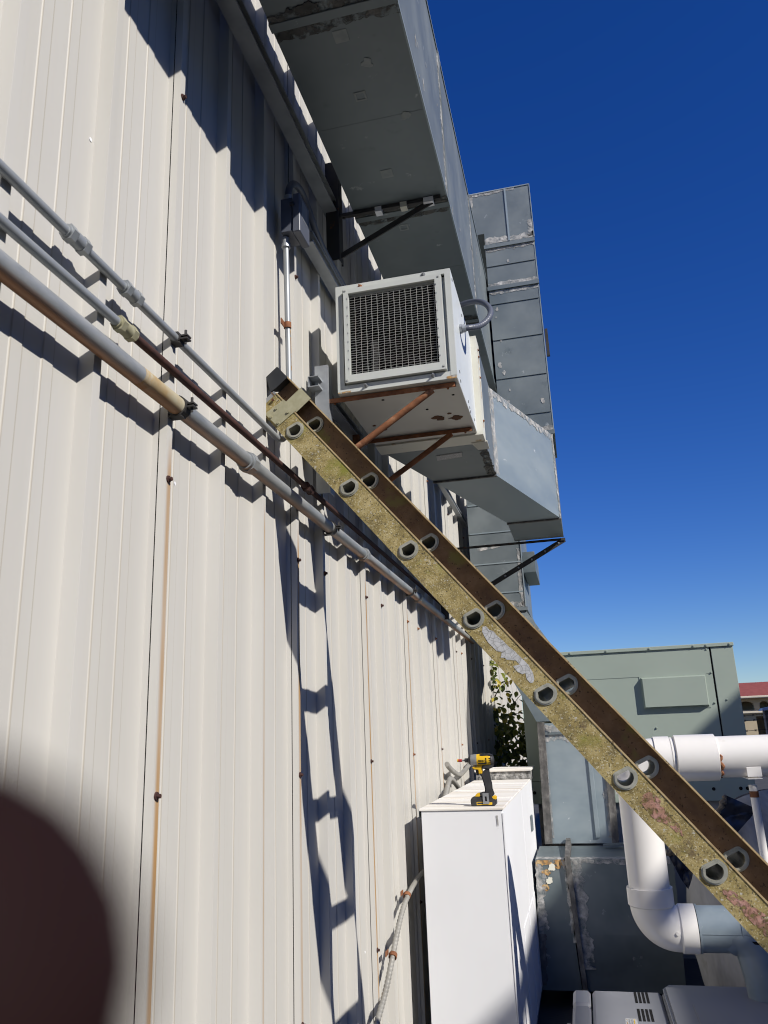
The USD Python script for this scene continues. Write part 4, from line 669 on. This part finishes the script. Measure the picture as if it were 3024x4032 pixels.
def section(v0, vlo, vhi, w0, inward, u0, u1, mat, nm, ustart):
    ks = [k for k in range(0, 13) if u0 + .02 < k * SP + ustart < u1 - .02]
    for side, wside in ((0, w0), (1, w0 + .40 - 2 * (w0 - 0))):
        web = sbox(u0, vlo, u1, vhi)
        for k in ks: web = web.difference(D((k * SP + ustart, v0), S0, .006))
        sgn = 1 if side == 0 else -1
        obj(nm, extr(web, .0045, P0 + w_ * wside, u, v_, w_ * sgn), mat, la)
        for vv in (vlo, vhi - .0045):
            fd = (1 if inward else -1) * sgn
            if inward: obj(nm + '_flange', extr(sbox(u0, vv, u1, vv + .0045), .028, P0 + w_ * (wside + .0045 * sgn), u, v_, w_ * sgn), mat, la)
            else: obj(nm + '_flange', extr(sbox(u0, vv, u1, vv + .0045), .030, P0 + w_ * wside, u, v_, -w_ * sgn), mat, la)
        for k in ks:
            c = (k * SP + ustart, v0)
            obj('rung_collar', cat(extr(D(c, S0, .0115).difference(D(c, S0, .0055)), .003, P0 + w_ * (wside - .003 * sgn), u, v_, w_ * sgn), extr(D(c, S0, .0075).difference(D(c, S0, .0015)), .007, P0 + w_ * (wside - .006 * sgn), u, v_, w_ * sgn)), LADALU, la)
    for k in ks:
        c = (k * SP + ustart, v0); L = .40 - 2 * w0
        obj('rung', extr(D(c, S0, .0058).difference(D(c, S0, .0015)), L, P0 + w_ * w0, u, v_, w_), LADALU, la)
section(.006, -.036, .047, 0.0, True, -.155, LEND, LICHEN, 'outer_rail', 0.0)
section(.066, .034, .113, .033, False, -.175, LEND - .3, BROWNFG, 'inner_rail', .0175)
EDGE = M('worn_rail_edge', [(0.30, 0.21, 0.10), (0.48, 0.37, 0.20)], scale=30, rough=(0.6, 0.8), spots=((0.16, 0.11, 0.05), 60.0, 0.58, 0.08))
PM = lambda a, b, c=0.0: P0 + a * u + b * v_ + c * w_
for (a0, a1, b, c) in ((-.155, LEND, .0445, -.0022), (-.175, LEND - .3, .1095, .0012)): obj('rail_edge', extr(sbox(a0, b, a1, b + .0045), .003, PM(0, 0, c), u, v_, w_), EDGE, la)
obj('end_cap', hull([PM(a, b, c) for a in (-.232, -.172) for b in (.060, .112) for c in (.0, .035)] + [PM(-.195, .036, .01), PM(-.195, .036, .03), PM(-.175, .036, .0)]), RUBBER, la, label='black rubber end cap')
obj('end_cap', hull([PM(a, b, c) for a in (-.172, -.153) for b in (-.034, .046) for c in (.004, .03)]), TOOLG, la)
obj('guide_bracket', cat(extr(Polygon([(-.125, -.030), (-.055, -.028), (-.050, .052), (-.115, .050)]), .003, PM(0, 0, -.0035), u, v_, w_), extr(sbox(-.103, .0505, -.045, .116), .0025, PM(0, 0, -.0025), u, v_, w_), extr(sbox(-.103, .1145, -.045, .118), .05, PM(0, 0, -.002), u, v_, w_)), BRKT, la)
for (a, b) in ((-.108, .01), (-.098, -.022), (-.066, .03), (-.062, -.018), (-.145, -.015), (-.142, .022)): obj('rivet', tube([PM(a, b, -.0035), PM(a, b, -.008)], .0045, 8), RUST if a < -.13 else BRKT, la)
white = [(0.907, 0.0079), (0.913, 0.0158), (0.9279, 0.0154), (0.9361, 0.0211), (0.9514, 0.0201), (0.9776, 0.0221), (0.9995, 0.0226), (1.0184, 0.0258), (1.0453, 0.0264), (1.072, 0.027), (1.0973, 0.0207), (1.1133, 0.0103), (1.1161, 0.0022), (1.1123, -0.0046), (1.0978, -0.0037), (1.0831, 0.0054), (1.0806, -0.0028), (1.0648, -0.0087), (1.046, -0.0065), (1.0564, 0.0102), (1.0403, 0.0098), (1.0218, -0.0072), (1.0137, -0.0074), (1.0057, -0.0159), (0.9973, -0.0023), (0.9838, -0.011), (0.9673, -0.0115), (0.9507, -0.0119), (0.9326, -0.0083), (0.9157, -0.0031)]
pink = [(1.5097, -0.004), (1.5094, 0.012), (1.5128, 0.0242), (1.5213, 0.0308), (1.5349, 0.0319), (1.5478, 0.0306), (1.5537, 0.0212), (1.5649, 0.0247), (1.5903, 0.0221), (1.6126, 0.0227), (1.6293, 0.0168), (1.6391, 0.0093), (1.6295, 0.0043), (1.6074, 0.0037), (1.5893, -0.0016), (1.5755, -0.0115), (1.5571, -0.0137), (1.5386, -0.0127), (1.5271, -0.0099), (1.5156, -0.0102)]
pink2 = [(1.7792, -0.0097), (1.7973, 0.0058), (1.8484, 0.0155), (1.885, 0.0244), (1.95, .02), (1.96, -.01), (1.9097, -0.012), (1.887, -0.0124), (1.8448, -0.0144), (1.8074, -0.0163), (1.7892, -0.0176)]
for nm, pg, mt in (('peeling_label', white, LABELW), ('faded_label', pink, LABELP), ('faded_label', pink2, LABELP)): obj(nm, extr(Polygon(pg).buffer(0), .0008, PM(0, 0, -.0008), u, v_, w_), mt, la)
obj('foot', hull([PM(a, b, c) for a in (LEND - .05, LEND + .03) for b in (-.045, .05) for c in (-.005, .045)]), RUBBER, la); obj('foot', hull([PM(a, b, c) for a in (LEND - .05, LEND + .03) for b in (-.045, .05) for c in (.355, .405)]), RUBBER, la)

# ------------------------------------------------------------------ vine on the wall
vn = thing('climbing_vine', 'straggly climbing vine with yellowing leaves at the far end of the wall', 'vine', (.2, 8.7, -1.75))
stems = [[(.17, 7.6, -1.75), (.20, 7.6, -.6), (.18, 7.58, -.1), (.15, 7.56, .3), (.10, 7.6, .72)], [(.20, 7.6, -.5), (.28, 7.5, .0), (.36, 7.5, .22), (.46, 7.4, .30)], [(.19, 7.6, -.1), (.30, 7.5, .10), (.44, 7.45, .12)], [(.2, 7.6, -.7), (.33, 7.5, -.4), (.42, 7.45, -.2), (.45, 7.4, -.02)], [(.16, 7.55, .25), (.26, 7.5, .38), (.36, 7.5, .42)], [(.2, 7.6, -.9), (.30, 7.5, -.6), (.40, 7.45, -.42)], [(.18, 7.6, -.3), (.10, 7.6, -.1), (.08, 7.6, .2)]]
VS = np.array([.936, 0, 0]); stems = [[tuple(VS + 1.15 * (np.array(q) - VS)) if q[2] > -1.7 else (.09, 8.7, -1.75) for q in s] for s in stems]
stems = [[(max(q[0], .05),) + q[1:] for q in s] for s in stems]
for s in stems: obj('stem', tube(spline(s, 16), np.linspace(.007, .0025, 16), 6), BARK, vn)
def leaf(c, L, n, roll, seed):
    n = n / np.linalg.norm(n); a = np.cross(n, [math.cos(roll), math.sin(roll), .3]); a /= np.linalg.norm(a); b = np.cross(n, a)
    pts = [(0, 0, 0), (.22, .30, .06), (.55, .36, .09), (.82, .2, .04), (1.05, 0, -.10), (.82, -.2, .04), (.55, -.36, .09), (.22, -.30, .06), (.5, 0, -.02)]
    V = np.array([c + L * (x * a + y * b + z * n) for x, y, z in pts]); return V, np.array([(8, i, (i + 1) % 8) for i in range(8)])
cnt = 0
for s, dens in zip(stems, (130, 34, 22, 34, 18, 34, 22)):
    Pp = spline(s, 200)
    for i in range(dens):
        t = random.uniform(.22 if s is stems[0] else .1, 1) ** .8; c = Pp[int(t * 199)] + rng.normal(0, 1, 3) * [.035, .05, .04]
        if s is stems[0] and c[2] < -.75: c[2] += .7
        if c[0] < .045: c[0] = .05 + random.random() * .05
        mt = LEAF[0] if random.random() < .42 else (LEAF[1] if random.random() < .55 else LEAF[2])
        obj('leaf', leaf(c, random.uniform(.04, .085), np.array((random.gauss(.3, .6), random.gauss(-.7, .5), random.gauss(.5, .5))), random.uniform(0, 6.28), i), mt, vn, smooth=False); cnt += 1

ml = []
for i in range(420):
    a = random.random(); c = np.array((random.uniform(.10, .46), random.uniform(8.0, 8.9), -.62 + (1 - a ** .6) * .95)); c[0] = min(c[0], .452)
    if c[2] > .05 and random.random() < .75: continue
    ml.append(leaf(c, random.uniform(.045, .09), np.array((random.gauss(.3, .6), random.gauss(-.7, .5), random.gauss(.5, .5))), random.uniform(0, 6.28), i))
obj('leaf_mass', cat(*ml[::2]), LEAF[0], vn, kind='stuff'); obj('leaf_mass', cat(*ml[1::2]), LEAF[1], vn, kind='stuff')

# ------------------------------------------------------------------ far house, fence post, barbed wire
hs = thing('house', 'tan house with red roof and arched openings far behind the green unit', 'house', (14, 60, -1.75))
wallp = sbox(8, -1.75, 24, 1.34)
arches = []
for (a, b, z0_, z1_) in ((12.95, 13.58, .52, 1.08), (13.78, 14.82, .55, 1.13), (15.1, 16.1, .55, 1.13), (11.6, 12.6, .52, 1.1)):
    r_ = (b - a) / 2; arches.append(sbox(a, z0_, b, z1_ - .25).union(Polygon([((a + b) / 2 + r_ * math.cos(t), z1_ - .26 + .26 * math.sin(t)) for t in np.linspace(0, math.pi, 14)] + [(a, z1_ - .27), (b, z1_ - .27)]).convex_hull))
low = [sbox(12.6, -1.75, 13.15, .08), sbox(13.35, -1.0, 14.7, .02)]
q = wallp
for a in arches + low: q = q.difference(a)
obj('front_wall', extr(q, .4, (0, 60, 0), X, Z, Y), STUCCO, hs); obj('inner_wall', box(8, 24, 61.5, 61.8, -1.75, 1.3), STUCCO, hs)
obj('garage_panel', box(13.36, 14.69, 60.25, 60.3, -1.75, -.02), STUCCOL, hs); obj('wood_panel', box(13.8, 14.35, 61.0, 61.05, .5, 1.1), STUCCO, hs)
obj('sill_band', box(8, 24, 59.6, 60.0, .30, .44, .02), STUCCOL, hs); obj('gutter', box(7.8, 24.2, 59.2, 59.5, 1.30, 1.44, .03), STUCCOL, hs)
obj('roof', hull([(7.5, 59.3, 1.42), (24.5, 59.3, 1.42), (7.5, 66, 1.42), (24.5, 66, 1.42), (9, 62.6, 2.46), (24, 62.6, 2.46)]), ROOFR, hs)
obj('end_wall', box(8, 8.3, 60.4, 65.5, -1.75, 1.3), STUCCO, hs); obj('end_wall', box(23.7, 24, 60.4, 65.5, -1.75, 1.3), STUCCO, hs)
fp = thing('fence_post', 'dark weathered wooden fence post with a flat grey cap, far right', 'fence post', (3.43, 12, -1.75))
obj('post', box(3.375, 3.50, 11.95, 12.07, -1.75, .09, .006), WOOD, fp); obj('cap', hull([(3.33, 11.9, .085), (3.55, 11.9, .11), (3.55, 12.12, .11), (3.33, 12.12, .085), (3.36, 11.93, .12), (3.53, 11.93, .15), (3.53, 12.1, .15), (3.36, 12.1, .12)]), STRUT, fp)
for i, z_ in enumerate((.045, -.02, -.155, -.30)):
    wr = thing('barbed_wire', f"{('topmost', 'second', 'third', 'lowest')[i]} strand of barbed wire strung to the far fence post", 'barbed wire', (3.0, 12, z_))
    P = spline([(1.2, 12.2, z_ - .03), (2.6, 12.05, z_ - .035), (3.05, 12.0, z_ - .02), (3.4, 11.94, z_)], 40); ms = [tube(P, .0035, 5)]
    for q_ in P[16::2]: ms += [tube([q_ + (-.012, 0, -.014), q_ + (.012, 0, .014)], .0035, 4), tube([q_ + (.012, .008, -.014), q_ + (-.012, -.008, .014)], .0035, 4)]
    obj('strand', cat(*ms), DARKSTEEL, wr)

# ------------------------------------------------------------------ building across the yard whose shade falls on the lower right
ob = thing('opposite_building', 'plain tall building across the yard to the right, outside the picture', 'building', (11, -14, -1.75))
H_ = .82 * 9 - 1.6077
ga_, gb_ = -2.35, -.62                                      # opening under the coping
obj('wall', box(9, 15, -40, 12, -1.75, H_ - 1.2), PLAIN, ob); obj('coping', box(8.98, 9.02, -40, 12.1, H_ - .195, H_), PLAIN, ob)
obj('parapet', cat(box(9, 9.02, -40, 12, H_ - 1.199, H_ - .42), box(9, 9.02, -40, ga_, H_ - .4195, H_ - .196), box(9, 9.02, gb_, 12, H_ - .4195, H_ - .196)), PLAIN, ob)

# ------------------------------------------------------------------ the hand and phone that take the picture
toW = lambda a, b, c: CP + a * CR + b * CU + c * CF        # metres right, up, forward of the lens
ph = thing('phone', 'black phone held up behind the lens', 'phone', tuple(CP))
q = Polygon([(-.055, -.105), (.018, -.105), (.018, .022), (-.055, .022)]).buffer(-.006).buffer(.009)
obj('body', extr(q, .008, toW(0, 0, -.010), CR, CU, CF), PHONEB, ph)
obj('lens_ring', ring(toW(0, 0, -.0019), toW(0, 0, -.0009), .0045, .0065), TOOLG, ph)
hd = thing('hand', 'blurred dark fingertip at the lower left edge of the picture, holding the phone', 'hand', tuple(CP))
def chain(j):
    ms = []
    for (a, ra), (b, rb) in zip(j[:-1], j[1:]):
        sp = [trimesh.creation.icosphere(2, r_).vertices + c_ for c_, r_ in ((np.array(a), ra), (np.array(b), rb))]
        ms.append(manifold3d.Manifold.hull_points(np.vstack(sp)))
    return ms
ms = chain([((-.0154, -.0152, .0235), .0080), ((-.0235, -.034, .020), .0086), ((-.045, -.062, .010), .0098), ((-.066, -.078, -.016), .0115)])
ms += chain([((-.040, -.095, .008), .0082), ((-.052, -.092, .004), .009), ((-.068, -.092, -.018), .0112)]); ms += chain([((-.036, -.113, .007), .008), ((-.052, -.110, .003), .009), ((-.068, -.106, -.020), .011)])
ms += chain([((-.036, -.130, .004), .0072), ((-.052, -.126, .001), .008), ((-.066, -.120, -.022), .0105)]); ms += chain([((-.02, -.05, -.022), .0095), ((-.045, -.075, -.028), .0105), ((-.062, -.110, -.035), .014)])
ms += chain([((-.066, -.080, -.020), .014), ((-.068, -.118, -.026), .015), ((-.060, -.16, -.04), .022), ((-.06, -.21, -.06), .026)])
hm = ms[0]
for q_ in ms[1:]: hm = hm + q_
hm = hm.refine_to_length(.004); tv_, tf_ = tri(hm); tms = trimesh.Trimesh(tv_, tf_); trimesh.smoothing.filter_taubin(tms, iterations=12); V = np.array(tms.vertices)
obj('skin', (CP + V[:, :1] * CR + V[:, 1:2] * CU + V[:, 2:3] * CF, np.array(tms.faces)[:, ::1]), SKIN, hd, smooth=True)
